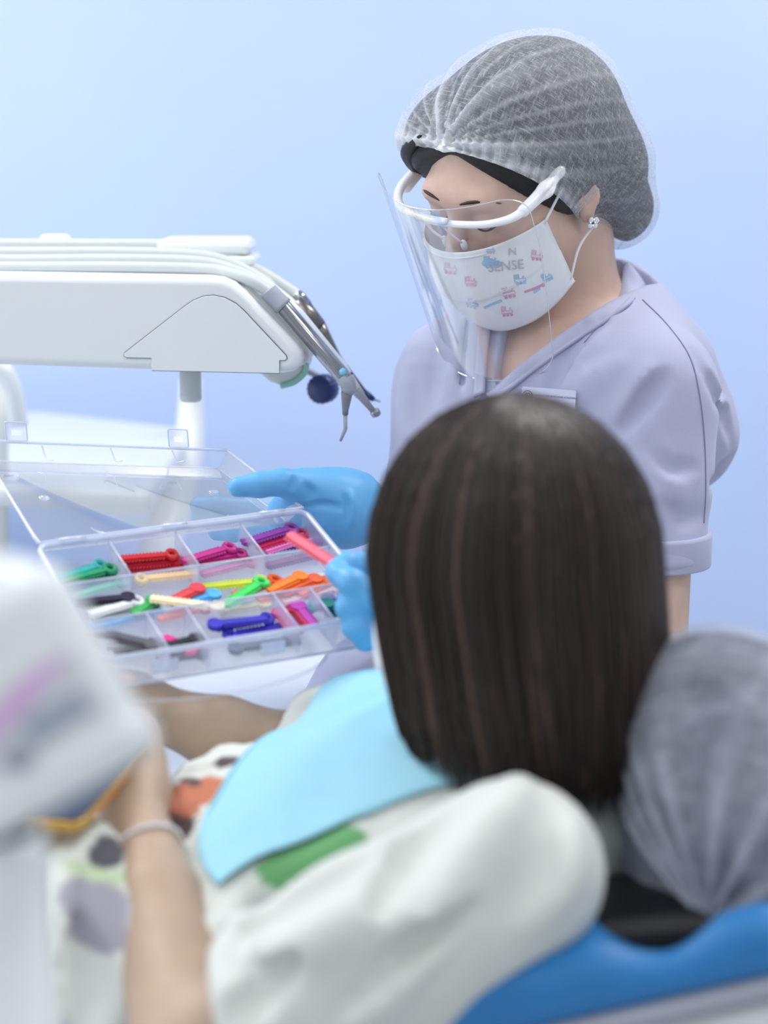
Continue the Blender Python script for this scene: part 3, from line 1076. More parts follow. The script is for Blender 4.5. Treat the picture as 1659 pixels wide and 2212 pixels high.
def hit(f, px, py, t0=.6, t1=4.0):
    """March a sight line to a distance field surface."""
    o = np.array([0, 0, CAMH]); r = np.array(ray(px, py)); t = t0
    for _ in range(160):
        d = float(f((o + r * t)[None])[0])
        if d < 3e-4:
            return o + r * t
        t += d * .7
        if t > t1:
            return None
    return o + r * t

def grad(f, p, e=1e-3):
    q = np.array([p + e * a for a in np.eye(3)] + [p - e * a for a in np.eye(3)])
    d = f(q)
    return nrm(d[:3] - d[3:])

def folds(f, lines, k=.02):
    """Raised or sunk cloth folds along pixel lines: (points, radius, lift)."""
    adds, subs = [], []
    for pix, r, lift in lines:
        pts = []
        for q in crom([(a, b, 0) for a, b in pix], 3):
            h = hit(f, q[0], q[1])
            if h is not None:
                pts.append(h + grad(f, h) * (-r + lift if lift > 0 else r + lift))
        if len(pts) < 2:
            continue
        n = len(pts)
        rad = [r * (.55 + .45 * math.sin(math.pi * i / (n - 1))) for i in range(n)]
        (adds if lift > 0 else subs).append(chain(pts, rad, .004))
    def g(p):
        d = f(p)
        for a in adds:
            d = smin(d, a(p), k)
        for s in subs:
            d = smax(d, -s(p), k * .6)
        return d
    return g

def finger(pts, rs):
    return chain(pts, rs, .004)

def nail(tip, prev, up, parent, w=.0052, l=.0075):
    d = nrm(np.asarray(tip) - np.asarray(prev)); u = nrm(np.asarray(up) - d * (np.asarray(up) @ d)); s = np.cross(d, u)
    c = np.asarray(tip) + u * .0052 - d * .001
    R = np.stack([s, d, u], 1)
    V, Fq = [], []
    for i in range(9):
        a = -1 + 2 * i / 8
        for j in range(7):
            b = -1 + 2 * j / 6
            V.append(c + R @ np.array([w * b * math.sqrt(max(0, 1 - .55 * a * a)), l * a, -.0028 * b * b - .001 * a * a]))
    for i in range(8):
        for j in range(6):
            Fq.append((i * 7 + j, i * 7 + j + 1, (i + 1) * 7 + j + 1, (i + 1) * 7 + j))
    o = link('fingernail', fixn(mesh(V, Fq)), M['nail'], parent)
    m = o.modifiers.new('thick', 'SOLIDIFY'); m.thickness = .0008
    return o

# ================================================================== patient
pf = nrm([-.74, .62, -.20])
pu = nrm(np.array([.06, .02, 1.0]) - pf * (np.array([.06, .02, 1.0]) @ pf))
pr = np.cross(pf, pu)
PR = np.stack([pr, pf, pu], 1)
PT = P(1095, 838, 1.42) - pu * .142 + pf * .006
CYT = 1.45
def sy(f, s=.60):
    def g(p):
        q = p.copy(); q[:, 1] = CYT + (q[:, 1] - CYT) * s
        return f(q)
    return g
TA = [(.16, 1.035, .060), (.10, 1.012, .080), (.02, .988, .088), (-.10, .950, .088), (-.24, .905, .095), (-.42, .875, .100)]
tor = sy(chain([np.array([x, CYT, z]) for x, z, r in TA], [r for x, z, r in TA], .05))
LSp, LEp = P(1105, 1884, 1.275), P(425, 2290, 1.25)
RSp, REp = P(990, 1585, 1.62), P(640, 1640, 1.70)
LWp, RWp = P(276, 1715, 1.455), P(318, 1532, 1.665)
neckb = np.array([.14, 1.45, 1.075])
hsd = head_sdf(PT, PR, .97)
neck = chain([L2W(PT, PR, (0, -.030, -.02)), L2W(PT, PR, (0, -.026, -.085)), neckb], [.052, .050, .060], .02)
hipL, hipR = np.array([-.42, 1.36, .875]), np.array([-.42, 1.54, .875])
kneL, kneR = np.array([-.86, 1.34, .955]), np.array([-.86, 1.56, .955])
ankL, ankR = np.array([-1.25, 1.36, .80]), np.array([-1.25, 1.54, .80])
legs = U([chain([hipL, kneL, ankL], [.075, .05, .036], .02), chain([hipR, kneR, ankR], [.075, .05, .036], .02),
          rc(ankL, ankL + (-.06, -.01, .10), .034, .028), rc(ankR, ankR + (-.06, .01, .10), .034, .028)], .02)
# left hand on the box wall, right hand under its front corner
def handL():
    palm = U([rc(LWp, P(248, 1610, 1.52), .021, .024), rc(LWp + (.012, 0, 0), P(292, 1585, 1.53), .020, .020)], .02)
    th = finger([P(262, 1620, 1.51), P(222, 1500, 1.565), P(205, 1440, 1.595), P(196, 1385, 1.618)], [.014, .0105, .0092, .0072])
    f1 = finger([P(255, 1590, 1.54), P(240, 1530, 1.60), P(262, 1492, 1.625), P(290, 1482, 1.63)], [.011, .0095, .0085, .0072])
    f2 = finger([P(275, 1590, 1.54), P(262, 1540, 1.60), P(288, 1505, 1.635), P(318, 1492, 1.645)], [.011, .0095, .0085, .0072])
    f3 = finger([P(290, 1592, 1.54), P(285, 1550, 1.605), P(312, 1518, 1.645), P(340, 1502, 1.66)], [.0105, .009, .008, .0068])
    f4 = finger([P(300, 1600, 1.54), P(305, 1565, 1.60), P(328, 1538, 1.635), P(350, 1522, 1.65)], [.0095, .008, .0072, .006])
    return U([palm, th, f1, f2, f3, f4], .008)
def handR():
    palm = U([rc(RWp, P(282, 1508, 1.700), .020, .020), rc(RWp + (0, .02, .0), P(278, 1490, 1.735), .017, .018)], .02)
    th = finger([P(300, 1518, 1.68), P(285, 1500, 1.655), P(275, 1486, 1.640), P(266, 1472, 1.632)], [.012, .0100, .0090, .0072])
    fs = []
    for k in range(4):
        b = P(268 - 4 * k, 1490 - 8 * k, 1.70 + .020 * k)
        fs.append(finger([b, b + (-.030, .004, .012), b + (-.052, .006, .014), b + (-.070, .008, .016)], [.010, .009, .0082, .0068]))
    return U([palm, th] + fs, .008)
armL = chain([LSp, LEp, LEp * .45 + LWp * .55, LWp], [.050, .040, .031, .0215], .012)
armR = chain([RSp, REp, REp * .5 + RWp * .5, RWp], [.050, .038, .031, .022], .012)
hL, hR = handL(), handR()
pbody = U([hsd, neck], .012)
pbody = U([pbody, OFF(tor, -.012), armL, armR, hL, hR, legs], .012)
lo, hi = bounds([PT + (0, 0, .14), ankL, ankR, LEp, RWp, kneL, P(190, 1370, 1.6), (.3, 1.45, 1.1), (-1.32, 1.36, .75), (-.9, 1.2, .75)], .06)
PERSON = sculpt('person', pbody, lo, hi, .0052, M['skin2'], None, 1,
    label='seated patient seen from behind with brown bob, cream shirt and blue bib', cat='person')
face_bits(PT, PR, PERSON)
nail(P(196, 1385, 1.618), P(205, 1440, 1.595), np.array([-.5, -.8, .2]), PERSON)
nail(P(266, 1472, 1.632), P(275, 1486, 1.640), np.array([-.2, -.6, .6]), PERSON)
nail(P(298, 1512, 1.655), P(310, 1520, 1.665), np.array([.1, -.6, .7]), PERSON)

# shirt
def sleeve(s, e, r0, r1, t):
    return rc(s, s + (e - s) * t, r0, r1)
slL = U([rc(LSp, LSp + (LEp - LSp) * .45, .060, .062), rc(LSp + (LEp - LSp) * .45, LSp + (LEp - LSp) * .93, .062, .060)], .02)
cutd = nrm(LEp - LSp)
slL = INT(slL, plane(LSp + (LEp - LSp) * .90, cutd + np.array([.0, .15, .25])), .012)
slR = INT(rc(RSp, REp, .062, .058), plane(RSp + (REp - RSp) * .88, REp - RSp), .01)
skirt = U([chain([hipL + (.0, -.0, .0), kneL * .75 + hipL * .25], [.10, .075], .02), chain([hipR, kneR * .75 + hipR * .25], [.10, .075], .02),
           ell((-.50, CYT, .905), (.30, .14, .085)), rc(P(330, 2080, 1.36), P(60, 2080, 1.36), .055, .06), rc(P(150, 1960, 1.40), P(-120, 1980, 1.42), .06, .07), rc(P(320, 2200, 1.35), P(-60, 2210, 1.35), .052, .058), rc(P(300, 2330, 1.33), P(-60, 2340, 1.33), .05, .055)], .04)
shirt0 = U([OFF(tor, .004), skirt], .05)
shirt0 = U([shirt0, slR], .03)
shirt0 = U([shirt0, slL], .035)
shirt0 = SUB(shirt0, U([neck, OFF(hsd, .004)], .01), .006)
shirt1 = folds(shirt0, [
    ([(1120, 1720), (1010, 1880), (910, 2040), (840, 2180)], .008, .0075),
    ([(950, 1770), (820, 1850), (700, 1905), (600, 1985)], .008, .0085),
    ([(1010, 1960), (860, 2070), (720, 2200)], .010, -.007),
    ([(570, 1890), (520, 1950), (480, 1995)], .006, .007),
    ([(760, 1960), (660, 2030), (560, 2110)], .008, .007),
    ([(480, 2060), (540, 2100), (560, 2180)], .007, -.006),
    ([(150, 1900), (128, 2020), (150, 2200)], .009, .010),
    ([(110, 1900), (96, 2050), (105, 2200)], .009, -.010),
    ([(205, 2050), (215, 2130), (205, 2210)], .009, -.008),
    ([(1120, 1690), (1040, 1800), (960, 1950), (850, 2110), (760, 2200)], .016, 0.0120),
    ([(1010, 1730), (900, 1830), (820, 1960)], .014, -0.0090),
    ([(770, 1800), (690, 1850), (580, 1890), (500, 1930)], .012, 0.0090),
    ([(800, 1850), (700, 1900), (600, 1960), (520, 2030)], .015, -0.0120),
    ([(900, 1880), (790, 1980), (640, 2060), (520, 2140)], .016, 0.0105),
    ([(1180, 1760), (1150, 1880), (1080, 1990)], .014, -0.0075),
    ([(1240, 1790), (1220, 1900), (1150, 2000)], .012, 0.0075),
    ([(640, 2080), (560, 2150), (500, 2210)], .012, -0.0090),
    ([(430, 2050), (480, 2000), (560, 1990)], .010, 0.0075),
    ([(560, 2000), (600, 2080), (600, 2180)], .010, 0.0060),
    ([(130, 1870), (118, 2000), (140, 2200)], .012, 0.0135),
    ([(90, 1900), (80, 2050), (95, 2210)], .013, -0.0150),
    ([(170, 2000), (185, 2100), (180, 2210)], .013, -0.0120),
    ([(215, 1800), (150, 1860), (125, 1920)], .007, 0.0090),
    ([(500, 1618), (420, 1632), (330, 1630)], .008, 0.0075),
    ([(480, 1650), (400, 1660), (330, 1672)], .009, -0.0075),
    ([(380, 1760), (400, 1850), (440, 1960)], .010, -0.0105),
    ([(360, 1740), (352, 1790), (370, 1830)], .006, 0.0090),
], .012)
lo, hi = bounds([(-.80, 1.2, .78), (.25, 1.7, 1.16), LSp, LEp, RSp, REp], .08)
SHIRT = sculpt('shirt', shirt1, lo, hi, .0045, M['shirt'], PERSON, 1, label='cream short-sleeved shirt with orange, brown, green and grey printed shapes')
tree_shirt = bvh(SHIRT)
# printed shapes of the cloth (flat print held in a colour attribute)
n = len(SHIRT.data.vertices)
co = np.zeros(n * 3, np.float32); SHIRT.data.vertices.foreach_get('co', co); co = co.reshape(-1, 3)
colr = np.tile(np.array(lin((213, 218, 213))), (n, 1))
def blob(px, py, rx, ry, ang, rgb):
    w, nn = onto(tree_shirt, px, py)
    if w is None: return
    ax, ay = frame_from(nn)
    c, s = math.cos(ang), math.sin(ang)
    # axes of the print on the cloth, x to the viewer's right
    if ax[0] < 0: ax = -ax
    if ay[2] < 0: ay = -ay
    e1, e2 = ax * c + ay * s, -ax * s + ay * c
    q = co - w
    m = ((q @ e1) / rx) ** 2 + ((q @ e2) / ry) ** 2 < 1
    m &= np.abs(q @ nn) < .04
    colr[m] = lin(rgb)
blob(415, 1712, .030, .014, .25, (190, 112, 78))
blob(450, 1695, .020, .012, .3, (190, 112, 78))
blob(375, 1745, .014, .016, .2, (176, 104, 76))
blob(383, 1668, .009, .009, 0, (70, 56, 58))
blob(412, 1688, .016, .005, .3, (70, 56, 58))
blob(497, 1645, .022, .008, .45, (70, 56, 58))
blob(375, 1785, .012, .010, .2, (66, 48, 50))
blob(398, 1800, .007, .014, .1, (66, 48, 50))
blob(330, 1742, .006, .012, .0, (120, 170, 96))
blob(340, 1710, .006, .016, .0, (205, 200, 220))
blob(230, 1842, .020, .012, .3, (82, 82, 90))
blob(215, 1895, .026, .008, -.25, (188, 206, 172))
blob(205, 1960, .024, .022, -.4, (160, 158, 172))
blob(225, 2010, .020, .014, -.3, (160, 158, 172))
blob(660, 1850, .036, .013, .42, (104, 168, 110))
blob(720, 1805, .024, .010, .42, (104, 168, 110))
blob(600, 1878, .014, .012, .3, (104, 168, 110))
a = SHIRT.data.attributes.new('print', 'FLOAT_COLOR', 'POINT')
a.data.foreach_set('color', colr.astype(np.float32).ravel())
# sleeve hem
hem_c = LSp + (LEp - LSp) * .895
# hair: solid mass under separate strands
hC = L2W(PT, PR, (0, -.012, .03)) + np.array([-.014, -.010, 0])
fh = nrm([pf[0], pf[1], 0]); rh = np.array([fh[1], -fh[0], 0])   # horizontal forward and right
A_, B_ = .106, .094
ztop = P(1118, 838, 1.42)[2]
RZ = .118
zc = ztop - RZ
def hair_local(p):
    q = p - np.array([hC[0], hC[1], 0])
    return np.stack([q @ fh, q @ rh, q[:, 2]], 1)
zb0 = P(1118, 1640, 1.42)[2]
HSH = (float(np.array([.016, 0, 0]) @ fh), float(np.array([.016, 0, 0]) @ rh))
def hair_f(p):
    l = hair_local(p)
    e = ell((0, 0, zc), (A_, B_, RZ))(l)
    kk = np.clip((zc - l[:, 2]) / (zc - zb0), 0, 1.2)
    l = l - np.stack([HSH[0] * kk, HSH[1] * kk, 0 * kk], 1)
    k = np.clip((zc - l[:, 2]) / (zc - zb0), 0, 1.3)
    sc = 1 - .10 * k ** 2
    r = np.sqrt((l[:, 0] / (A_ * sc)) ** 2 + (l[:, 1] / (B_ * sc)) ** 2)
    cyl = np.maximum((r - 1) * B_ * .95, np.maximum(l[:, 2] - zc, (zb0 + .012) - l[:, 2]))
    d = smin(e, cyl, .01)
    fc = rbox((.085, 0, zc - .105), (.07, .060, .135), .03)(l)
    return smax(d, -fc, .008) + .005
lo, hi = bounds([(hC[0], hC[1], ztop), (hC[0], hC[1], zb0)], .15)
HAIR = sculpt('hair', hair_f, lo, hi, .004, pbr('dark_brown_hair', (44, 34, 30), .45, noise=.4, nscale=12, stretch=(9, 9, 1.2), spec=.4), PERSON, 2)
# strands
V, Fq, tint = [], [], []
nst = 3800
SEG = 3
vb = 0
for s in range(nst):
    ph = random.uniform(-math.pi, math.pi)
    if abs(ph) < .62:
        continue
    front = max(0, 1 - (abs(ph) - .62) / .5)
    th0 = random.uniform(.0, .55) * (1 - .3 * front)
    cl = math.sin(ph * 17 + 1.3) * math.sin(ph * 31)
    clump = math.sin(ph * 23 + math.sin(ph * 9) * 2) * .03
    ln = zb0 + random.uniform(-.006, .045) + .010 * math.sin(ph * 13) + .02 * front * random.random()
    back = max(0, -math.cos(ph))
    ln -= .020 * max(0, math.sin(ph - .2) if False else math.cos(ph - math.radians(190))) 
    lf = max(0, math.cos(ph + 1.25))
    ln += .035 * lf * max(0, cl) - .004 * lf
    tn = min(1, max(0, .46 + .13 * math.sin(ph * 11 + 2 * math.sin(ph * 5)) + random.gauss(0, .28)))
    off = random.uniform(-.002, .004)
    w = random.uniform(.0005, .0011)
    pts = []
    na, nd = 7, 9
    # start on the parting (front-back line over the crown)
    for i in range(na):
        t = i / (na - 1)
        th = th0 + (math.pi / 2 - th0) * t
        p_ = ph + clump * t
        st_, ct = math.sin(th), math.cos(th)
        pts.append((A_ * math.cos(p_) * st_, B_ * math.sin(p_) * st_, zc + RZ * ct, off * (.3 + .7 * t)))
    drift = random.gauss(0, .05)
    for i in range(1, nd + 1):
        t = i / nd
        z = zc + (ln - zc) * t
        k = (zc - z) / (zc - zb0)
        sc = 1 - .10 * k ** 2 - .05 * max(0, k - .85) / .15 * random.uniform(.2, 1)
        p_ = ph + clump * (1 + t) + drift * t * t
        pts.append((A_ * math.cos(p_) * sc + HSH[0] * k, B_ * math.sin(p_) * sc + HSH[1] * k, z, off))
    pts = np.array(pts)
    rad = np.hypot(pts[:, 0], pts[:, 1]) + 1e-6
    sc_ = 1 + pts[:, 3] / rad
    W = np.array([hC[0], hC[1], 0]) + (pts[:, 0] * sc_)[:, None] * fh + (pts[:, 1] * sc_)[:, None] * rh
    W[:, 2] = pts[:, 2] + np.where(np.arange(len(pts)) < na, pts[:, 3] * .6, 0)
    T_ = np.gradient(W, axis=0)
    outw = np.stack([fh * math.cos(ph) + rh * math.sin(ph)] * len(W))
    side = np.cross(T_, outw); side /= np.linalg.norm(side, axis=1)[:, None] + 1e-9
    nn_ = np.cross(side, T_); nn_ /= np.linalg.norm(nn_, axis=1)[:, None] + 1e-9
    m = len(W)
    wr = w * np.concatenate([np.full(m - 3, 1.0), [.9, .7, .25]])
    for k in range(SEG):
        an = 2 * math.pi * k / SEG
        V.append(W + wr[:, None] * (math.cos(an) * side * 1.3 + math.sin(an) * nn_ * .7))
    for i in range(m - 1):
        for k in range(SEG):
            k2 = (k + 1) % SEG
            Fq.append((vb + k * m + i, vb + k2 * m + i, vb + k2 * m + i + 1, vb + k * m + i + 1))
    tint += [tn] * (SEG * m)
    vb += SEG * m
def strand(pts, w, tn):
    global vb, tint
    W = np.asarray(pts); m = len(W)
    T_ = np.gradient(W, axis=0)
    side = np.cross(T_, np.array([0, -1., 0])); side /= np.linalg.norm(side, axis=1)[:, None] + 1e-9
    nn_ = np.cross(side, T_); nn_ /= np.linalg.norm(nn_, axis=1)[:, None] + 1e-9
    wr = w * np.linspace(1, .3, m)
    for k in range(SEG):
        an = 2 * math.pi * k / SEG
        V.append(W + wr[:, None] * (math.cos(an) * side * 1.3 + math.sin(an) * nn_ * .7))
    for i in range(m - 1):
        for k in range(SEG):
            k2 = (k + 1) % SEG
            Fq.append((vb + k * m + i, vb + k2 * m + i, vb + k2 * m + i + 1, vb + k * m + i + 1))
    tint += [tn] * (SEG * m)
    vb += SEG * m
for (x0, y0, spread, xm, ym, x1, y1, d0, d1, cnt) in ((905, 1440, 34, 908, 1540, 920, 1648, 1.392, 1.388, 80), (945, 1470, 30, 944, 1560, 944, 1636, 1.372, 1.372, 50), (1000, 1480, 22, 1002, 1570, 1002, 1645, 1.350, 1.356, 40), (1312, 1540, 60, 1318, 1640, 1310, 1732, 1.350, 1.362, 90)):
    for _k in range(cnt):
        s_ = random.uniform(-1, 1); dj = random.uniform(-.006, .006)
        cp4 = [P(x0 + s_ * spread, y0 - 60, d0 + .012), P(x0 + s_ * spread, y0, d0 + .003 + dj * .5), P((x0 + xm) / 2 + s_ * spread * .8, (y0 + ym) / 2, d0 + dj), P(xm + s_ * spread * .5, ym, (d0 + d1) / 2 + dj * .7), P(x1 + s_ * spread * .12, y1 - random.uniform(0, 22), d1 + dj * .3)]
        strand(crom(cp4, 3), random.uniform(.0005, .0009), random.random() * .8)
me = nmesh(np.vstack(V), np.array(Fq))
a = me.attributes.new('tint', 'FLOAT', 'POINT')
a.data.foreach_set('value', np.array(tint, np.float32))
mh, nt, out_ = newmat('hair_strands')
b = N(nt, 'ShaderNodeBsdfPrincipled'); nt.links.new(b.outputs[0], out_.inputs[0])
b.inputs['Roughness'].default_value = .38
b.inputs['Specular IOR Level'].default_value = .45
at = N(nt, 'ShaderNodeAttribute', attribute_name='tint')
cr = N(nt, 'ShaderNodeValToRGB'); nt.links.new(at.outputs['Fac'], cr.inputs[0])
cr.color_ramp.elements[0].position = 0; cr.color_ramp.elements[0].color = lin((34, 27, 25))
cr.color_ramp.elements[1].position = 1; cr.color_ramp.elements[1].color = lin((112, 88, 74))
e_ = cr.color_ramp.elements.new(.75); e_.color = lin((58, 46, 41))
nt.links.new(cr.outputs[0], b.inputs['Base Color'])
link('strands', me, mh, HAIR)
# loose locks falling in front of the shoulder
for (pp, r0) in (([(1330, 1500), (1335, 1600), (1318, 1680), (1300, 1730)], .016), ([(1380, 1480), (1375, 1580), (1350, 1660), (1322, 1715)], .014)):
    dd = 1.335 if pp[0][0] < 1200 else 1.40
    pts = crom([P(x, y, dd) for x, y in pp], 5)
    v, f = tube(pts, np.linspace(r0, r0 * .25, len(pts)), 8, .5)
    link('lock', mesh(v, f), HAIR.data.materials[0], HAIR)

# mask of the patient
def mask_pt(u, v, T, R, bulge=1.0):
    """u -1..1 across the face (person's right positive), v 0 top .. 1 bottom."""
    x = .069 * math.sin(u * 1.25) / math.sin(1.25)
    c = math.cos(u * 1.25)
    zt_ = .000 - .012 * (1 - abs(u)) ** 2 * 0 + .004 * (1 - u * u)
    zb_ = -.085 - .030 * (1 - u * u)
    z = zt_ + (zb_ - zt_) * v
    yc = .127 + .006 * math.sin(v * math.pi) - .030 * v ** 3 * 1.0
    ys = .046 - .012 * v
    cc = (c - math.cos(1.25)) / (1 - math.cos(1.25))
    y = ys + (yc - ys) * cc ** .85
    pleat = .0045 * (((v * 2.0 + .0) % 1.0) - .5) * min(1, 3 * (1 - abs(u)) + .15)
    return L2W(T, R, (x, y + pleat * bulge, z))

def mask_obj(name, T, R, mat, parent=None, nu=48, nv=40, **kw):
    V = [mask_pt(-1 + 2 * i / nu, j / nv, T, R) for i in range(nu + 1) for j in range(nv + 1)]
    Fq = [(i * (nv + 1) + j, i * (nv + 1) + j + 1, (i + 1) * (nv + 1) + j + 1, (i + 1) * (nv + 1) + j) for i in range(nu) for j in range(nv)]
    o = link(name, mesh(V, Fq), mat, parent, **kw)
    m = o.modifiers.new('thick', 'SOLIDIFY'); m.thickness = .0012; m.offset = 0
    return o
PM = empty('patient_mask', L2W(PT, PR, (0, .12, -.05)), label='pale face mask on the patient, mostly hidden by brown hair', cat='mask')
mask_obj('mask_sheet', PT, PR, M['mask'], PM)
for sx in (-1, 1):
    b = [mask_pt(sx, .05, PT, PR), L2W(PT, PR, (sx * .079, .01, .018)), L2W(PT, PR, (sx * .081, -.028, .012)), L2W(PT, PR, (sx * .079, -.022, -.030)), mask_pt(sx, .95, PT, PR)]
    v, f = tube(crom(b, 6), .0012, 6)
    link('ear_loop', mesh(v, f), M['cord'], PM)

# bib
EDGE = crom([(-.113, 1.283, 0), (-.086, 1.302, 0), (-.057, 1.311, 0), (.013, 1.324, 0), (.068, 1.328, 0), (.118, 1.318, 0)], 12)
nu, nv = 60, 46
def near_edge(t):    # t 0 at the belly end, 1 at the neck
    s_ = t * (len(EDGE) - 1); i_ = min(int(s_), len(EDGE) - 2)
    return EDGE[i_][:2] * (1 - (s_ - i_)) + EDGE[i_ + 1][:2] * (s_ - i_)
V = np.zeros((nu + 1, nv + 1, 3))
for i in range(nu + 1):
    t = i / nu
    e = near_edge(t)
    wdt = (.30 - .10 * max(0, t - .7) / .3) * min(1, .30 + 1.5 * t)
    for j in range(nv + 1):
        w = j / nv
        x = e[0] - .018 * math.sin(w * 2.6) * (1 - t)
        y = e[1] + wdt * w
        h = tree_shirt.ray_cast(Vector((x, y, 1.4)), Vector((0, 0, -1)), 1.0)
        z = h[0].z if h[0] is not None else .98
        V[i, j] = (x, y, max(z, .90 + .15 * max(0, t - .6) / .4))
for _ in range(14):     # paper bridges the small folds
    Z = V[..., 2].copy()
    Z[1:-1, 1:-1] = np.maximum(.25 * (V[:-2, 1:-1, 2] + V[2:, 1:-1, 2] + V[1:-1, :-2, 2] + V[1:-1, 2:, 2]), V[1:-1, 1:-1, 2] - .002)
    V[..., 2] = Z
V[..., 2] += .006 + .0015 * np.sin(np.linspace(0, 9, nu + 1))[:, None] * np.cos(np.linspace(0, 5, nv + 1))[None]
BIB = link('bib_sheet', grid_mesh(V, closed=False), M['bib'], None)
m = BIB.modifiers.new('thick', 'SOLIDIFY'); m.thickness = .0012; m.offset = 1
BB = empty('dental_bib', tuple(V[nu // 2, nv // 2]), label='aqua blue disposable bib draped over the patient chest', cat='bib')
BIB.parent = BB; BIB.matrix_parent_inverse = pm(BB).inverted()
v, f = tube([V[nu, j] + (0, 0, .002) for j in range(0, nv + 1, 3)], .004, 8, .4)
link('collar_band', mesh(v, f), M['bibtie'], BB)

# bracelet on the left forearm
bc = P(309, 1872, 1.405)
ax_ = nrm(LWp - LEp)
e1, e2 = frame_from(ax_)
BR = empty('bead_bracelet', bc, label='pearly white beaded bracelet round the patient forearm', cat='bracelet')
arm_only = armL
V0, F0 = lathe([(-.0017, .0008), (-.0008, .0017), (.0008, .0017), (.0017, .0008)], (0, 0, 0), (0, 0, 1), 8)
me_b = mesh(V0, F0)
me_b.materials.append(M['bead'])
# tilt the ring a little along the arm
hA = np.clip(((bc - LEp) @ ax_), 0, 1)
cen = LEp + ax_ * hA
for k in range(58):
    an = 2 * math.pi * k / 58
    dirv = e1 * math.cos(an) + e2 * math.sin(an)
    t = .015
    for _ in range(30):
        t -= float(arm_only((cen + dirv * t)[None])[0]) * .8
    o = link('bead', me_b, None, BR)
    tl_ = .006 * math.cos(an)
    o.location = Vector(cen + dirv * (t + .0016) + ax_ * tl_) - Vector((0, 0, 0))
    o.matrix_parent_inverse = pm(BR).inverted()

# phone on the lap
w, nn = onto(tree_shirt, 178, 1846)
w2, nn2 = onto(tree_shirt, 120, 1790)
ph_s = nrm(P(190, 1842, 1.46) - P(60, 1812, 1.468))
ph_n = nrm(.3 * nn2 + np.array([.0, -.10, 1.0])); ph_s = nrm(ph_s - ph_n * (ph_s @ ph_n)); ph_l = np.cross(ph_n, ph_s)
Rp = np.stack([ph_s, ph_l, ph_n], 1)
pc = w + np.array([0, -.004, .022]) - ph_s * .034 + ph_l * .070
PHN = empty('smartphone', pc - ph_n * .004, label='dark smartphone with gold edge lying on the patient lap', cat='phone')
def rrect(w_, l_, r_, n_=6):
    o_ = []
    for cx_, cy_, a0_ in ((w_ - r_, l_ - r_, 0), (-w_ + r_, l_ - r_, 90), (-w_ + r_, -l_ + r_, 180), (w_ - r_, -l_ + r_, 270)):
        for k in range(n_ + 1):
            an = math.radians(a0_ + 90 * k / n_)
            o_.append((cx_ + r_ * math.cos(an), cy_ + r_ * math.sin(an)))
    return o_
v, f = prism(rrect(.036, .074, .010), ph_s, ph_l, ph_n, pc, -.004, .0035)
bevel(link('case', fixn(mesh(v, f, False)), M['gold'], PHN), .001, 2)
v, f = prism(rrect(.0335, .0715, .009), ph_s, ph_l, ph_n, pc, .003, .0042)
link('screen', fixn(mesh(v, f, False)), M['screen'], PHN)
v, f = lathe([(0, .0006), (.0005, .0006)], pc + ph_l * .062 + ph_n * .0042, pc + ph_l * .062 + ph_n, 10)
link('camera_hole', mesh(v, f), M['lens'], PHN)

# ================================================================== clinician
DR = rotm(-.5989, -.1379, 2.3715)
DT = np.array([.1376, 2.0364, 1.4802])
def DL(x, y, z):
    return L2W(DT, DR, (x, y, z))
tf = nrm([-.42, -.90, .05])
NB = P(1245, 725, 2.11)
LS, LE = P(1412, 855, 2.00), P(1395, 1440, 1.98)
RS, RE = P(985, 830, 2.15), P(935, 1140, 2.10)
LW, RW = P(880, 1352, 1.755), P(800, 1099, 1.905)
sa = nrm((LS - RS) * np.array([1, 1, 0]))
Ry = np.stack([sa, nrm(np.cross([0, 0, 1], sa)), np.array([0, 0, 1.])], 1)
chest = P(1175, 985, 2.12); waist = P(1120, 1330, 2.13); hips = P(1075, 1600, 2.14)
torso = U([ell(chest, (.165, .115, .19), Ry), ell(waist, (.135, .11, .16), Ry), ell(hips, (.165, .13, .15), Ry),
           rc(P(1320, 670, 2.15), LS, .045, .052), rc(P(1140, 720, 2.20), RS, .045, .052), ell(P(1260, 800, 2.16), (.13, .085, .09), Ry)], .05)
hd = head_sdf(DT, DR, .99)
dneck = chain([DL(0, -.030, -.02), DL(0, -.030, -.085), NB], [.053, .050, .058], .02)
arms = U([chain([LS, LE, LE * .5 + LW * .5, LW], [.046, .040, .034, .026], .015), chain([RS, RE, RE * .5 + RW * .5, RW], [.046, .040, .033, .026], .015)], .01)
ft = np.array([.14, 2.14, 0])
legL, legR = np.array([.265, 2.10, 0]), np.array([.085, 2.20, 0])
dlegs = U([chain([hips + (.08, -.03, -.08), legL + (0, 0, .5), legL + (0, 0, .07)], [.07, .05, .035], .02), chain([hips + (-.06, .03, -.08), legR + (0, 0, .5), legR + (0, 0, .07)], [.07, .05, .035], .02)], .01)
dbody = U([U([hd, dneck], .014), OFF(torso, -.010), rc(NB, chest + tf * .05, .06, .07), arms, dlegs], .014)
lo, hi = bounds([DT + (0, 0, .15), LE, LW, RW, legL, legR, (.3, 2.3, 1.3), (-.05, 1.75, .02)], .07)
DOC = sculpt('person', dbody, lo, hi, .0045, M['skin'], None, 1,
    label='standing clinician in lilac scrubs, hair cap, printed mask and clear face shield', cat='person')
face_bits(DT, DR, DOC)

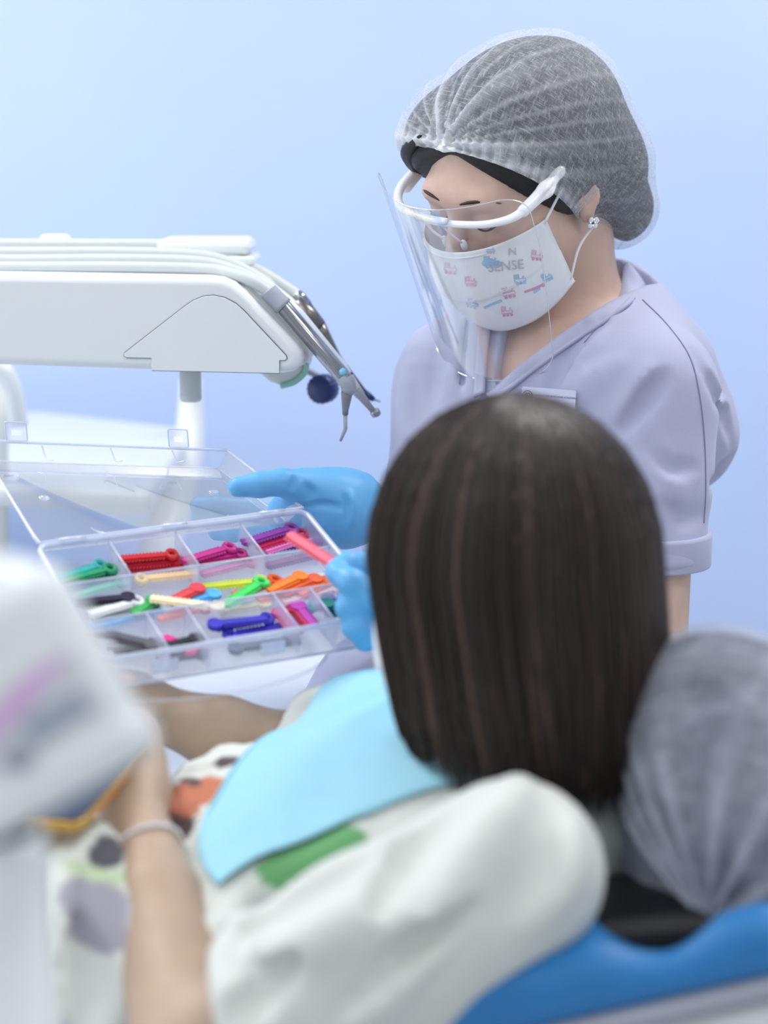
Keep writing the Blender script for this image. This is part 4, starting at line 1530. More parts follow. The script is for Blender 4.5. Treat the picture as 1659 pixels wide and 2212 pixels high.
# scrub tunic
sleeveL = INT(U([rc(LS, LS + (LE - LS) * .62, .057, .0575), rc(LS + (0, .0, .01), LS + (LE - LS) * .3, .06, .058)], .02), plane(LS + (LE - LS) * .61, np.array([0, 0, -1.])), .004)
sleeveR = INT(rc(RS, RS + (RE - RS) * .95, .060, .057), plane(RS + (RE - RS) * .74, np.array([0, 0, -1.])), .006)
lump = U([ell(P(1505, 935, 2.12), (.036, .05, .062), Ry), rc(P(1455, 800, 2.1), P(1520, 940, 2.12), .045, .030)], .03)
flare = U([rc(P(905, 1500, 2.02), P(672, 1560, 1.94), .078, .026), rc(P(1000, 1380, 2.08), P(800, 1480, 1.98), .06, .05)], .04)
scrub0 = U([OFF(torso, .004), rc(P(1330, 655, 2.16), P(1400, 780, 2.05), .038, .045)], .03)
scrub0 = U([scrub0, sleeveL, sleeveR], .022)
scrub0 = U([scrub0, lump, flare], .025)
def wedge(p1, p2, inside):
    n_ = nrm(np.cross(tf, p2 - p1))
    if (inside - p1) @ n_ < 0: n_ = -n_
    return lambda p: -((p - p1) @ n_)
ins = P(1140, 690, 2.0)
wA = wedge(P(1068, 640, 2.0), P(1050, 842, 2.0), ins)
wB = wedge(P(1375, 590, 2.0), P(1050, 842, 2.0), ins)
wF = plane(NB - tf * .05, -tf)
vcut = lambda p: np.maximum(np.maximum(wA(p), wB(p)), wF(p))
scrub1 = folds(scrub0, [
    ([(1305, 690), (1245, 765), (1192, 850)], .0045, -.006),
    ([(1436, 808), (1400, 850), (1350, 925)], .0045, -.006),
    ([(1290, 720), (1240, 790), (1215, 850)], .008, .006),
    ([(1400, 960), (1450, 1010), (1500, 1010)], .007, -.004),
    ([(1530, 800), (1562, 880), (1572, 950)], .006, .005),
    ([(1012, 690), (1004, 760), (1000, 830)], .004, -.005),
    ([(1030, 690), (1024, 760), (1020, 830)], .008, .005),
    ([(1262, 700), (1220, 770), (1185, 850)], .007, -.006),
    ([(1330, 790), (1240, 850), (1190, 900)], .015, .006),
    ([(1430, 815), (1400, 860), (1350, 925)], .010, -.006),
    ([(1395, 800), (1370, 860), (1330, 900)], .012, .005),
    ([(1500, 760), (1550, 860), (1580, 960)], .008, -.004),
    ([(1585, 990), (1555, 1020), (1540, 1045)], .008, -.008),
    ([(1425, 1090), (1470, 1120), (1520, 1110)], .009, -.003),
    ([(1420, 980), (1450, 1050), (1440, 1120)], .012, .003),
    ([(955, 690), (940, 800), (935, 870)], .012, -.006),
    ([(1000, 700), (985, 790), (980, 850)], .012, .006),
    ([(900, 720), (880, 830), (880, 930)], .012, .005),
    ([(760, 1480), (820, 1450), (850, 1420)], .014, -.008),
    ([(830, 1400), (835, 1440), (845, 1480)], .007, -.006),
    ([(1150, 760), (1120, 800), (1085, 830)], .010, .004),
], .014)
scrub1 = SUB(scrub1, vcut, .003)
scrub1 = SUB(scrub1, U([OFF(dneck, -.002), OFF(hd, .004)], .01), .006)
scrub1 = INT(scrub1, plane((0, 0, .80), (0, 0, -1.)), .004)
lo, hi = bounds([P(615, 1540, 1.93), P(1600, 950, 2.1), (.1, 2.3, 1.45), (.1, 1.9, .78), P(1390, 600, 2.1)], .05)
SCRUB = sculpt('scrub_tunic', scrub1, lo, hi, .0039, M['scrub'], DOC, 1, label='lilac short-sleeved scrub tunic with overlapping v-neck')
tree_sc = bvh(SCRUB)
# collar band along the neckline
def cop(x, y, d=None):
    if d is None:
        q = onto(tree_sc, x, y, .0035)[0]
        return q if q is not None else P(x, y, 2.05)
    return P(x, y, d)
cin = [cop(1053, 850), cop(1092, 803), cop(1150, 757), cop(1220, 709), cop(1285, 664), cop(1332, 622, 2.085), cop(1350, 576, 2.10), cop(1352, 566, 2.14), cop(1300, 590, 2.21), cop(1200, 620, 2.24)]
cout = [cop(1076, 868), cop(1116, 824), cop(1174, 780), cop(1243, 732), cop(1308, 690), cop(1364, 652), cop(1394, 622, 2.11), cop(1396, 604, 2.16), cop(1350, 640, 2.24), cop(1230, 690, 2.27)]
ci, co_ = crom(cin, 6), crom(cout, 6)
CG = np.stack([ci + (co_ - ci) * t_ for t_ in np.linspace(0, 1, 7)], 1)
CG += (tf * .002)[None, None] * np.sin(np.linspace(0, math.pi, 7))[None, :, None]
oc_ = link('collar', grid_mesh(CG, closed=False), M['scrub'], DOC)
m = oc_.modifiers.new('thick', 'SOLIDIFY'); m.thickness = .004; m.offset = -1
cin = [cop(1052, 850), cop(1054, 800), cop(1060, 740), cop(1066, 690)]
cout = [cop(1030, 862), cop(1030, 800), cop(1034, 740), cop(1038, 690)]
ci, co_ = crom(cin, 6), crom(cout, 6)
CG = np.stack([ci + (co_ - ci) * t_ for t_ in np.linspace(0, 1, 5)], 1)
oc_ = link('collar', grid_mesh(CG, closed=False), M['scrub'], DOC)
m = oc_.modifiers.new('thick', 'SOLIDIFY'); m.thickness = .003; m.offset = -1
seam('seam', tree_sc, [(1388, 648), (1440, 700), (1490, 772), (1512, 860), (1522, 960), (1524, 1060), (1520, 1130)], .0007, M['scrubseam'], SCRUB)
seam('seam', tree_sc, [(1372, 645), (1330, 672), (1290, 708), (1262, 740)], .0005, M['scrubseam'], SCRUB)
seam('seam', tree_sc, [(1006, 690), (998, 760), (992, 830)], .0006, M['scrubseam'], SCRUB)
seam('seam', tree_sc, [(648, 1495), (655, 1520), (672, 1545)], .0006, M['scrubseam'], SCRUB)
# turned-up cuff of the near sleeve
cz0, cz1 = P(1430, 1142, 2.0)[2], P(1430, 1216, 2.0)[2]
def armc(z):
    t = (z - LS[2]) / (LE[2] - LS[2]); return LS + (LE - LS) * t
v, f = lathe([(0, .0598), (0, .0615), (.004, .0622), (cz0 - cz1 - .002, .0618), (cz0 - cz1, .0612), (cz0 - cz1, .050), (cz0 - cz1 - .004, .0495), (.002, .055)], armc(cz0) + (0, 0, .0), armc(cz0) - (0, 0, 1), 48)
link('cuff', fixn(mesh(v, f)), M['scrub'], SCRUB)
# trousers and shoes
tr_ = U([chain([hips + (.08, -.03, -.10), legL + (0, 0, .5), legL + (0, 0, .10)], [.10, .075, .066], .03), chain([hips + (-.06, .03, -.10), legR + (0, 0, .5), legR + (0, 0, .10)], [.10, .075, .066], .03)], .02)
tr_ = INT(tr_, plane((0, 0, .06), (0, 0, -1.)), .004)
tr_ = INT(tr_, plane((0, 0, .86), (0, 0, 1.)), .004)
sculpt('trousers', tr_, (-.12, 1.92, .03), (.40, 2.34, .90), .008, M['scrub'], DOC, 1)
for l_ in (legL, legR):
    sh = INT(U([ell(l_ + (-.03, -.07, .035), (.045, .105, .045), rotm(0, 0, -.4)), ell(l_ + (0, .02, .05), (.04, .05, .055))], .02), plane((0, 0, .004), (0, 0, -1.)), .004)
    sculpt('shoe', sh, l_ + (-.16, -.22, -.01), l_ + (.1, .12, .13), .005, M['shoe'], DOC, 1)

# gloves
gr = U([
    rc(P(770, 1098, 1.892), P(735, 1096, 1.885), .031, .031),
    rc(P(742, 1072, 1.885), P(655, 1052, 1.870), .022, .016),
    rc(P(740, 1098, 1.885), P(622, 1108, 1.885), .028, .020),
    rc(P(738, 1122, 1.885), P(650, 1132, 1.885), .024, .018)], .02)
gth_ = finger([P(705, 1062, 1.870), P(612, 1042, 1.850), P(560, 1047, 1.845), P(513, 1052, 1.842)], [.019, .0128, .0118, .0095])
gi = finger([P(625, 1095, 1.900), P(545, 1098, 1.925), P(475, 1091, 1.940), P(428, 1091, 1.950)], [.0125, .0112, .0102, .0085])
gm = finger([P(620, 1114, 1.900), P(535, 1119, 1.930), P(475, 1121, 1.945), P(430, 1120, 1.955)], [.0125, .0112, .0102, .0085])
gri = finger([P(625, 1130, 1.895), P(560, 1141, 1.925), P(505, 1149, 1.940), P(468, 1150, 1.950)], [.012, .0108, .0098, .0082])
gl_ = finger([P(645, 1143, 1.885), P(598, 1157, 1.910), P(565, 1160, 1.925), P(538, 1158, 1.930)], [.011, .0095, .0085, .0072])
cuffw = INT(rc(P(792, 1098, 1.900), P(745, 1097, 1.888), .0335, .0305), plane(P(774, 1098, 1.9), P(800, 1100, 1.905) - P(740, 1097, 1.887)), .003)
gR = U([U([gr, gth_], .012), gi, gm, gri, gl_], .007)
gR = U([gR, cuffw], .006)
gR = folds(gR, [([(655, 1095), (700, 1090), (745, 1098)], .004, -.0025), ([(660, 1048), (672, 1062), (668, 1080)], .004, -.0025),
                ([(755, 1062), (764, 1090), (762, 1130)], .0032, .0018), ([(742, 1066), (750, 1095), (748, 1132)], .0032, -.0016), ([(640, 1030), (634, 1045), (628, 1060)], .0025, -.0012)], .004)
lo, hi = bounds([P(415, 1090, 1.95), P(800, 1040, 1.85), P(800, 1170, 1.95), P(500, 1040, 1.83)], .02)
sculpt('glove', gR, lo, hi, .0018, M['glove'], DOC, 1, label='bright blue nitrile glove, palm up holding the lid')
g2 = U([rc(LW, P(815, 1310, 1.705), .030, .030), rc(P(812, 1262, 1.715), P(820, 1330, 1.705), .022, .022)], .02)
fi = [finger([P(815, 1245, 1.722), P(782, 1222, 1.690), P(752, 1218, 1.676), P(724, 1230, 1.668)], [.0130, .0112, .0102, .0085]),
      finger([P(835, 1318, 1.680), P(795, 1285, 1.655), P(760, 1258, 1.652), P(727, 1240, 1.660)], [.0165, .0128, .0115, .0090]),
      finger([P(815, 1278, 1.712), P(762, 1272, 1.672), P(752, 1312, 1.655), P(778, 1332, 1.665)], [.0130, .0114, .0105, .0092]),
      finger([P(820, 1312, 1.708), P(770, 1318, 1.668), P(766, 1355, 1.655), P(792, 1366, 1.668)], [.0128, .0112, .0102, .009]),
      finger([P(828, 1338, 1.705), P(786, 1358, 1.672), P(788, 1382, 1.665), P(812, 1386, 1.675)], [.0115, .010, .0092, .008])]
gL = U([U([g2, fi[1]], .010), fi[0], fi[2], fi[3], fi[4]], .006)
gL = U([gL, rc(LW + (LW - P(815, 1310, 1.705)) * .3, LW, .033, .030)], .008)
lo, hi = bounds([P(712, 1205, 1.70), P(920, 1400, 1.80), P(712, 1400, 1.62)], .03)
sculpt('glove', gL, lo, hi, .002, M['glove'], DOC, 1, label='bright blue nitrile glove pinching the pink stick')

# hair under the cap and cap
capE = U([ell((.003, -.028, .036), (.097, .118, .096)), ell((-.018, -.080, -.030), (.068, .062, .066)), ell((-.016, -.098, -.096), (.050, .044, .044))], .03)
capB = capE
capE = U([capB, ell((.046, .022, .066), (.054, .058, .048))], .02)
hairE = U([OFF(capE, -.004), ell((0, -.012, .045), (.0785, .099, .088))], .008)
def hairline(p):
    return -(p[:, 2] - 1.27 * p[:, 1] + .004 + .006 + .52 * np.maximum(np.abs(p[:, 0]) - .005, 0)) * .62
hairD = lambda p: smax(hairE(p), hairline(p), .006)
inv = lambda g: (lambda p: g((p - DT) @ DR))
HD = sculpt('hair', inv(hairD), DT - .24, DT + .24, .004, M['blackhair'], DOC, 1)
lockp = [DL(.035, .074, .098), DL(.062, .070, .076), DL(.075, .056, .045), DL(.077, .038, .016)]
v, f = tube(crom(lockp, 6), [.003 + .0075 * math.sin(math.pi * i / 18) for i in range(19)], 10, .8)
link('lock', mesh(v, f), M['blackhair'], HD)
c0l = np.array([0, -.02, -.0294])
nl = np.array([0, -.786, .619])
axl = (np.array([1., 0, 0]), np.cross(nl, [1., 0, 0]), nl)
G, PH, TT, DD = shell_grid(capE, c0l, axl, lambda p: math.pi / 2 + .02 + .62 * np.maximum(0, -np.sin(p)) ** 2 + .26 * np.cos(p) ** 4, 420, 130)
hug = U([OFF(hairE, .003), ell((0, -.012, .045), (.079, .098, .086))], .01)
G2, _, _, _ = shell_grid(hug, c0l, axl, lambda p: math.pi / 2 + .02 + .62 * np.maximum(0, -np.sin(p)) ** 2 + .26 * np.cos(p) ** 4, 420, 130)
k_ = np.clip((TT - .72) / .28, 0, 1); k_ = (k_ * k_ * (3 - 2 * k_))[..., None] * .7
G = np.where((np.linalg.norm(G - c0l, axis=-1) > np.linalg.norm(G2 - c0l, axis=-1))[..., None], G, G2)
G = G * (1 - k_) + G2 * k_
gp = np.array([0, .078, .096])
rel = G - gp
dist = np.linalg.norm(rel, axis=-1)
psi = np.arctan2(rel[..., 0], rel @ np.array([0, -.5, .86]))
rp = .5 + .5 * np.sin(psi * 9 + 1.5 * np.sin(psi * 3.3) + .6 + 10 * dist)
rp2 = .5 + .5 * np.sin(psi * 23 + 2 * np.sin(psi * 5))
fall = np.exp(-dist / .055)
rf = .5 + .5 * np.sin(PH * 85 + 2 * np.sin(PH * 11))
edge = np.clip((TT - .80) / .20, 0, 1)
ring = np.exp(-((TT - .97) / .025) ** 2)
wav = np.sin(PH * 13 + 3 * np.sin(TT * 6)) * np.sin(TT * 17 + 2 * np.sin(PH * 4))
G = G + DD * (.0075 * fall * rp ** 2 + .0016 * edge * rf * 2 + .0012 * (wav + 1) * (1 - edge) + .0030 * np.exp(-dist / .09) * rp2 ** 4 + .0015)[..., None]
plt_ = np.clip(.75 * fall * rp ** 4 + .65 * np.exp(-dist / .10) * rp2 ** 10 + .30 * edge ** 2 * rf + .25 * ring + .5 * np.exp(-dist / .014) + .05, 0, 1)
Gw = DT + G.reshape(-1, 3) @ DR.T
link('hair_cap', grid_mesh(Gw.reshape(G.shape), plt_, np.stack([PH / 6.283 * 1.0, TT * .45], -1)), M['cap'], DOC, label='translucent white bouffant cap gathered over the forehead')
# gathered knot of the cap above the forehead
kp = DL(0, .086, .092)
knot = U([rc(DL(-.013, .079, .095), DL(.011, .080, .094), .0030, .0026), rc(DL(.0, .079, .095), DL(.0, .074, .105), .0038, .0015)], .006)
sculpt('cap_knot', knot, kp - .06, kp + .06, .002, M['cord'], DOC, 1)
# mole dots and earring
er = DL(-.0815, .000, -.034)
ER = empty('earring', er, label='square crystal stud earring on the clinician ear lobe', cat='earring')
ev = nrm(DR @ np.array([-1., .25, 0])); e1, e2 = frame_from(ev)
for i, (a_, b_) in enumerate(((-1, -1), (-1, 1), (1, -1), (1, 1))):
    c_ = er + e1 * .0030 * a_ + e2 * .0030 * b_ + ev * .0015
    v, f = lathe([(0, .0026), (.001, .0032), (.0022, .0024), (.003, .0012)], c_, c_ + ev, 8)
    link('crystal', mesh(v, f, False), M['gem'], ER)
v, f = lathe([(0, .0035), (.0015, .0050)], er, er + ev, 12)
link('setting', mesh(v, f), M['chrome'], ER)

# clinician's printed mask
MK = empty('face_mask', DL(0, .12, -.05), label='white pleated face mask printed with pink and blue little trains', cat='mask')
ms = mask_obj('mask_sheet', DT, DR, M['mask'], MK)
tree_m = bvh(ms)
for sx in (-1, 1):
    b_ = [mask_pt(sx * .985, .04, DT, DR), DL(sx * .0785, .02, .022), DL(sx * .0805, .004, .030)]
    v, f = tube(crom(b_, 6), .0014, 8)
    link('ear_loop', mesh(v, f), M['cord'], MK)
    b_ = [mask_pt(sx * .985, .93, DT, DR), DL(sx * .074, .018, -.052), DL(sx * .0815, -.010, -.038)]
    v, f = tube(crom(b_, 6), .0014, 8)
    link('ear_loop', mesh(v, f), M['cord'], MK)
v, f = tube([mask_pt(-.5 + i / 20, .045, DT, DR) + DR @ np.array([0, .001, 0]) for i in range(21)], .0016, 6, .6)
link('nose_wire', mesh(v, f), M['mask'], MK)
def decal(name, polys, mat, parent, lift=.0011):
    parts = []
    for pl_ in polys:
        pts = [onto(tree_m, x, y, lift)[0] for x, y in pl_]
        if any(q is None for q in pts): continue
        if np.ptp(np.array(pts)[:, 1]) > .03: continue
        c_ = np.mean(pts, 0)
        n_ = len(pts)
        parts.append((np.array(pts + [c_]), [(i, (i + 1) % n_, n_) for i in range(n_)]))
    if not parts: return
    v, f = join(parts)
    return link(name, mesh(v, f, False), mat, parent)
def disc(x, y, r, n_=10):
    return [(x + r * math.cos(2 * math.pi * k / n_), y + r * math.sin(2 * math.pi * k / n_)) for k in range(n_)]
def rots(polys, cx, cy, a_):
    c, s = math.cos(a_), math.sin(a_)
    return [[(cx + x * c - y * s, cy + x * s + y * c) for x, y in pl_] for pl_ in polys]
def strip(x0, y0, x1, y1, w_):
    dx, dy = x1 - x0, y1 - y0
    l_ = math.hypot(dx, dy); nx, ny = -dy / l_ * w_, dx / l_ * w_
    return [(x0 + nx, y0 + ny), (x1 + nx, y1 + ny), (x1 - nx, y1 - ny), (x0 - nx, y0 - ny)]
def train(cx, cy, s, a_, mat, mat2):
    body = [strip(-14 * s, 4 * s, 12 * s, 4 * s, .9), strip(-14 * s, -2 * s, 2 * s, -2 * s, .9), strip(-14 * s, -12 * s, -14 * s, 4 * s, .9), strip(-4 * s, -12 * s, -4 * s, -2 * s, .9), strip(-15 * s, -12 * s, -3 * s, -12 * s, 1.1),
            strip(12 * s, -2 * s, 12 * s, 4 * s, .9), strip(2 * s, -2 * s, 12 * s, -2 * s, .9), strip(7 * s, -9 * s, 7 * s, -2 * s, 1.6 * s), [(-12 * s, -9 * s), (-6 * s, -9 * s), (-6 * s, -4 * s), (-12 * s, -4 * s)]]
    wheels = [disc(-9 * s, 8 * s, 3.4 * s), disc(0, 8 * s, 3.4 * s), disc(9 * s, 8 * s, 3.4 * s)]
    decal('train_print', rots(body, cx, cy, a_), M[mat], MK)
    decal('train_wheels', rots(wheels, cx, cy, a_), M[mat2], MK)
for t_ in ((975, 580, 1.0, .12, 'maskpink', 'maskrose'), (1018, 608, .9, .0, 'maskpink', 'maskpink'), (1100, 632, 1.0, -.2, 'maskpink', 'maskrose'), (1096, 672, .9, -.1, 'maskpink', 'maskrose'),
           (1160, 552, .9, .1, 'maskpink', 'maskrose'), (1062, 566, 1.1, -.1, 'maskblue', 'maskblue'), (1124, 603, .9, -.1, 'maskblue', 'maskblue'), 
           (1020, 655, .8, .2, 'maskblue', 'maskblue'), (1182, 598, .8, -.45, 'maskblue', 'maskblue'), (1060, 540, .7, 0, 'maskblue', 'maskpink')):
    train(*t_)
decal('cloud_print', [disc(1048, 568, 7), disc(1060, 566, 9), disc(1075, 570, 8)], M['maskblue'], MK, .0009)
decal('track_print', [strip(1046, 664, 1062, 656, 2.4), strip(1064, 656, 1084, 648, 2.6), disc(1030, 658, 4), strip(1152, 632, 1166, 622, 2.2)], M['maskblue'], MK)
decal('track_print', [strip(1132, 630, 1150, 624, 2), strip(1150, 624, 1172, 614, 2.6), disc(1172, 615, 4)], M['maskrose'], MK)
def lett(s, cx, cy, size, ang):
    def mp(x, y):
        c, s_ = math.cos(ang), math.sin(ang)
        q = onto(tree_m, cx + x * c + y * s_, cy + x * s_ - y * c, .0016)[0]
        return q if q is not None else np.array(DL(0, .1, -.05))
    v, f = text_mesh(s, size, mp)
    link('lettering', mesh(v, f, False), M['maskgrey'], MK)
lett('SENSE', 1092, 574, 29, -.10)
lett('N', 1106, 543, 24, -.05)

# face shield spectacles
FS = empty('face_shield', DL(0, .13, 0), label='clear face shield hung on a white spectacle frame', cat='face shield')
arc = [(.080, .052, .040), (.076, .085, .040), (.060, .108, .040), (.032, .122, .041), (0, .126, .042), (-.032, .122, .041), (-.060, .108, .037), (-.076, .085, .034), (-.080, .052, .038)]
bp_ = crom([DL(*q) for q in arc], 8)
nb_ = len(bp_)
rr_ = [.0040 + .0022 * abs(2 * i / (nb_ - 1) - 1) ** 2 for i in range(nb_)]
v, f = tube(bp_, rr_, 12, .75, DR @ np.array([0, 0, 1.]))
link('brow_bar', mesh(v, f), M['frame'], FS)
v, f = tube(crom([DL(.036, .1235, .046), DL(0, .129, .047), DL(-.024, .127, .046)], 8), .0046, 10, .6, DR @ np.array([0, 0, 1.]))
link('brow_rest', mesh(v, f), M['frame'], FS)
for sx in (-1, 1):
    tp = U([rc(DL(sx * .0775, .078, .034), DL(sx * .0815, .045, .037), .0060, .0066), rc(DL(sx * .0815, .045, .037), DL(sx * .0795, .020, .040), .0066, .0046), rc(DL(sx * .0795, .020, .040), DL(sx * .064, -.022, .044), .0042, .002)], .008)
    slot = rc(DL(sx * .095, .062, .026), DL(sx * .095, .034, .036), .0014)
    slot2 = lambda p, g=rc(DL(sx * .0865, .064, .034), DL(sx * .0885, .036, .040), .0022): g(p)
    tp = SUB(tp, slot2, .0012)
    tp2 = INT(tp, lambda p, sx=sx: np.abs(((p - DT) @ DR)[:, 0] - sx * (.0765 + .05 * (.08 - ((p - DT) @ DR)[:, 1]) * .9)) - .0032, .002)
    lo, hi = bounds([DL(sx * .078, .09, .03), DL(sx * .086, -.06, .03)], .018)
    sculpt('temple', tp, lo, hi, .0014, M['frame'], FS, 1)
    v, f = tube(crom([DL(sx * .010, .124, .038), DL(sx * .013, .117, .020), DL(sx * .0125, .109, .006)], 5), .0013, 8)
    pd = link('nose_pad_arm', mesh(v, f), M['frame'], FS)
    sculpt('nose_pad', ell(DL(sx * .0125, .107, .001), (.003, .004, .007), DR), DL(sx * .0125, .107, .001) - .012, DL(sx * .0125, .107, .001) + .012, .0014, M['frame'], FS, 0)
ns, ntt = 60, 60
VG = np.zeros((ns + 1, ntt + 1, 3))
ro = .022
def visor_pt(s, t):
    z = .066 - .206 * t
    wmax = .098 - .022 * max(0, t - .25) ** 1.3
    # rounded corners
    h = .206
    dt_, db = t * h, (1 - t) * h
    for dd in (dt_, db):
        if dd < ro:
            wmax -= ro - math.sqrt(max(0, ro * ro - (ro - dd) ** 2))
    x = s * wmax
    y = .139 - 5.4 * x * x + .008 * t
    return (x, y, z)
for i in range(ns + 1):
    for j in range(ntt + 1):
        s = -1 + 2 * i / ns; t = .5 - .5 * math.cos(math.pi * j / ntt)
        VG[i, j] = DL(*visor_pt(s, t))
link('visor', grid_mesh(VG, closed=False), M['visor'], FS)
rimp = [VG[0, j] for j in range(ntt + 1)] + [VG[i, ntt] for i in range(1, ns + 1)] + [VG[ns, j] for j in range(ntt - 1, -1, -1)] + [VG[i, 0] for i in range(ns - 1, 0, -1)]
rimp = [q for i, q in enumerate(rimp) if i == 0 or np.linalg.norm(q - rimp[i - 1]) > 1e-4]
v, f = tube(rimp, .00055, 6, closed=True)
link('visor_edge', mesh(v, f), M['visoredge'], FS)

# name badge on the chest
NBG = None
pts = [onto(tree_sc, x, y, .003) for x, y in ((1140, 838), (1252, 846), (1238, 878), (1128, 868))]
if all(q[0] is not None for q in pts):
    nb_n = nrm(np.mean([q[1] for q in pts], 0))
    q0 = pts[0][0]; ex_ = nrm(pts[1][0] - q0); ex_ = nrm(ex_ - nb_n * (ex_ @ nb_n)); ey_ = np.cross(nb_n, ex_)
    if ey_[2] < 0: ey_ = -ey_
    cB = np.mean([q[0] for q in pts], 0) + nb_n * .004 - ey_ * .004
    wB, hB = .028, .0125
    NBG = empty('name_badge', cB, label='small pale lilac name badge pinned to the scrub chest', cat='badge')
    v, f = prism(rrect(wB, hB, .002), ex_, ey_, nb_n, cB, -.0012, .0008)
    link('plate', fixn(mesh(v, f, False)), M['badge'], NBG)
    mp = lambda x, y: cB + ex_ * (x + .006) + ey_ * (y + .0045) + nb_n * .0011
    v, f = text_mesh('СТОМАТОЛОГИЧЕСКАЯ КЛИНИКА', .0028, mp)
    link('lettering', mesh(v, f, False), M['ink'], NBG)
    ce = cB - ex_ * .0215 + ey_ * .004 + nb_n * .0011
    v, f = tube([ce + .0048 * (ex_ * math.cos(t * .2618) + ey_ * math.sin(t * .2618)) for t in range(24)], .0003, 5, closed=True)
    link('emblem_ring', mesh(v, f), M['ink'], NBG)
    v, f = tube(crom([ce + .0026 * (ex_ * a_ + ey_ * b_) for a_, b_ in ((-.6, -.9), (-1, .3), (-.5, .9), (0, .55), (.5, .9), (1, .3), (.6, -.9), (.2, -.2), (-.2, -.2), (-.6, -.9))], 3), .0003, 5)
    link('emblem_tooth', mesh(v, f), M['ink'], NBG)

# ================================================================== plastic compartment box
BT = np.array([-.14858, 1.68064, 1.14487])
BRm = rotm(.35033, -.04782, .45144)
BW, BD, BH = .25, .18, .030
def BL(x, y, z):
    return BT + BRm @ np.array([x, y, z], float)
BOX = empty('compartment_box', BL(0, 0, -BH), label='open clear plastic compartment box full of colourful ligature sticks', cat='box')
def bpanel(name, c, h, mat, parent=BOX, bev=0.0):
    v, f = boxg(c, h)
    v = np.array([BL(*q) for q in v])
    o = link(name, fixn(mesh(v, f, False)), M[mat], parent)
    if bev: bevel(o, bev, 2)
    return o
th = .0007
bpanel('base', (0, 0, -BH), (BW / 2, BD / 2, th), 'box')
bpanel('wall', (0, BD / 2, -BH / 2), (BW / 2, th, BH / 2), 'box')
bpanel('wall', (0, -BD / 2, -BH / 2), (BW / 2, th, BH / 2), 'box')
bpanel('wall', (-BW / 2, 0, -BH / 2), (th, BD / 2, BH / 2), 'box')
bpanel('wall', (BW / 2, 0, -BH / 2), (th, BD / 2, BH / 2), 'box')
# rounded rim band
rimc = [BL(x, y, 0) for x, y in rrect(BW / 2 + .002, BD / 2 + .002, .010, 5)]
v, f = tube(rimc, .0026, 8, 1.0, BRm[:, 2], closed=True)
link('rim', mesh(v, f), M['boxedge'], BOX)
rimc = [BL(x, y, -BH) for x, y in rrect(BW / 2, BD / 2, .008, 5)]
v, f = tube(rimc, .0012, 6, 1.0, BRm[:, 2], closed=True)
link('bottom_edge', mesh(v, f), M['boxedge'], BOX)
R1, R2 = BD / 2 - BD * .335, BD / 2 - BD * .665
def divider(x0, y0, x1, y1):
    cx_, cy_ = (x0 + x1) / 2, (y0 + y1) / 2
    if abs(x1 - x0) > abs(y1 - y0):
        h_ = (abs(x1 - x0) / 2, .0006, BH / 2 - .002)
    else:
        h_ = (.0006, abs(y1 - y0) / 2, BH / 2 - .002)
    o = bpanel('divider', (cx_, cy_, -BH / 2 - .001), h_, 'divider')
    v, f = tube([BL(x0, y0, -.0025), BL(x1, y1, -.0025)], .0009, 6)
    link('divider_edge', mesh(v, f), M['boxedge'], o)
divider(-BW / 2, R1, BW / 2, R1)
divider(-BW / 2, R2, BW / 2, R2)
for u_ in (.25, .50, .75):
    divider(-BW / 2 + BW * u_, R1, -BW / 2 + BW * u_, BD / 2)
for u_ in (.22, .36, .68, .82):
    divider(-BW / 2 + BW * u_, -BD / 2, -BW / 2 + BW * u_, R2)
# front catches and carrying loop
for u_ in (.2, .58):
    bpanel('catch', (-BW / 2 + BW * u_, -BD / 2 - .003, -.014), (.011, .0016, .006), 'boxedge', BOX, .001)
v, f = tube(crom([BL(-.03 + .10 * math.cos(t_), -BD / 2 - .002 - .034 * math.sin(t_), -BH + .002) for t_ in np.linspace(.15, math.pi - .15, 12)], 2), .0016, 8)
link('handle_loop', mesh(v, f), M['box'], BOX)

# lid, swung right over and slightly twisted
def lidvec(a_):
    return np.array([0, -math.cos(math.radians(a_)), math.sin(math.radians(a_))])
hz = .002
l00, l10 = np.array([-BW / 2 - .001, BD / 2 + .004, hz]), np.array([BW / 2 + .001, BD / 2 + .004, hz])
l01, l11 = l00 + lidvec(177) * BD, l10 + lidvec(190) * BD
l01[0] -= .006; l11[0] -= .004
LDP = .016
def LP(u, v, w):
    """Point of the lid: u across, v from hinge to free edge, w depth of the tray (towards its outer face)."""
    a_ = l00 * (1 - u) + l10 * u
    b_ = l01 * (1 - u) + l11 * u
    p = a_ * (1 - v) + b_ * v
    du = (l10 - l00) * (1 - v) + (l11 - l01) * v
    dv = b_ - a_
    n = nrm(np.cross(du, dv))
    return BL(*(p - n * w))
LID = bpy.data.objects.new('lid', None)
COL.objects.link(LID); LID.parent = BOX
LID.location = (0, 0, 0)
def lsheet(name, fn, nu, nv, mat):
    V = np.array([[fn(i / nu, j / nv) for j in range(nv + 1)] for i in range(nu + 1)])
    return link(name, grid_mesh(V, closed=False), M[mat], LID)
LID.matrix_parent_inverse = Matrix.Identity(4)
sl = .055
def inset(u, v):
    return sl * .75 + u * (1 - 1.5 * sl), sl + v * (1 - 2 * sl)
lsheet('panel', lambda u, v: LP(*inset(u, v), LDP), 20, 16, 'lid')
def side(e0, e1):
    def fn(s, t):
        u0 = e0[0] + (e1[0] - e0[0]) * s; v0 = e0[1] + (e1[1] - e0[1]) * s
        iu, iv = inset(u0, v0)
        k = t
        return LP(u0 + (iu - u0) * k, v0 + (iv - v0) * k, LDP * k)
    return fn
for e0, e1 in (((0, 0), (1, 0)), ((1, 0), (1, 1)), ((1, 1), (0, 1)), ((0, 1), (0, 0))):
    lsheet('side', side(e0, e1), 20, 4, 'box')
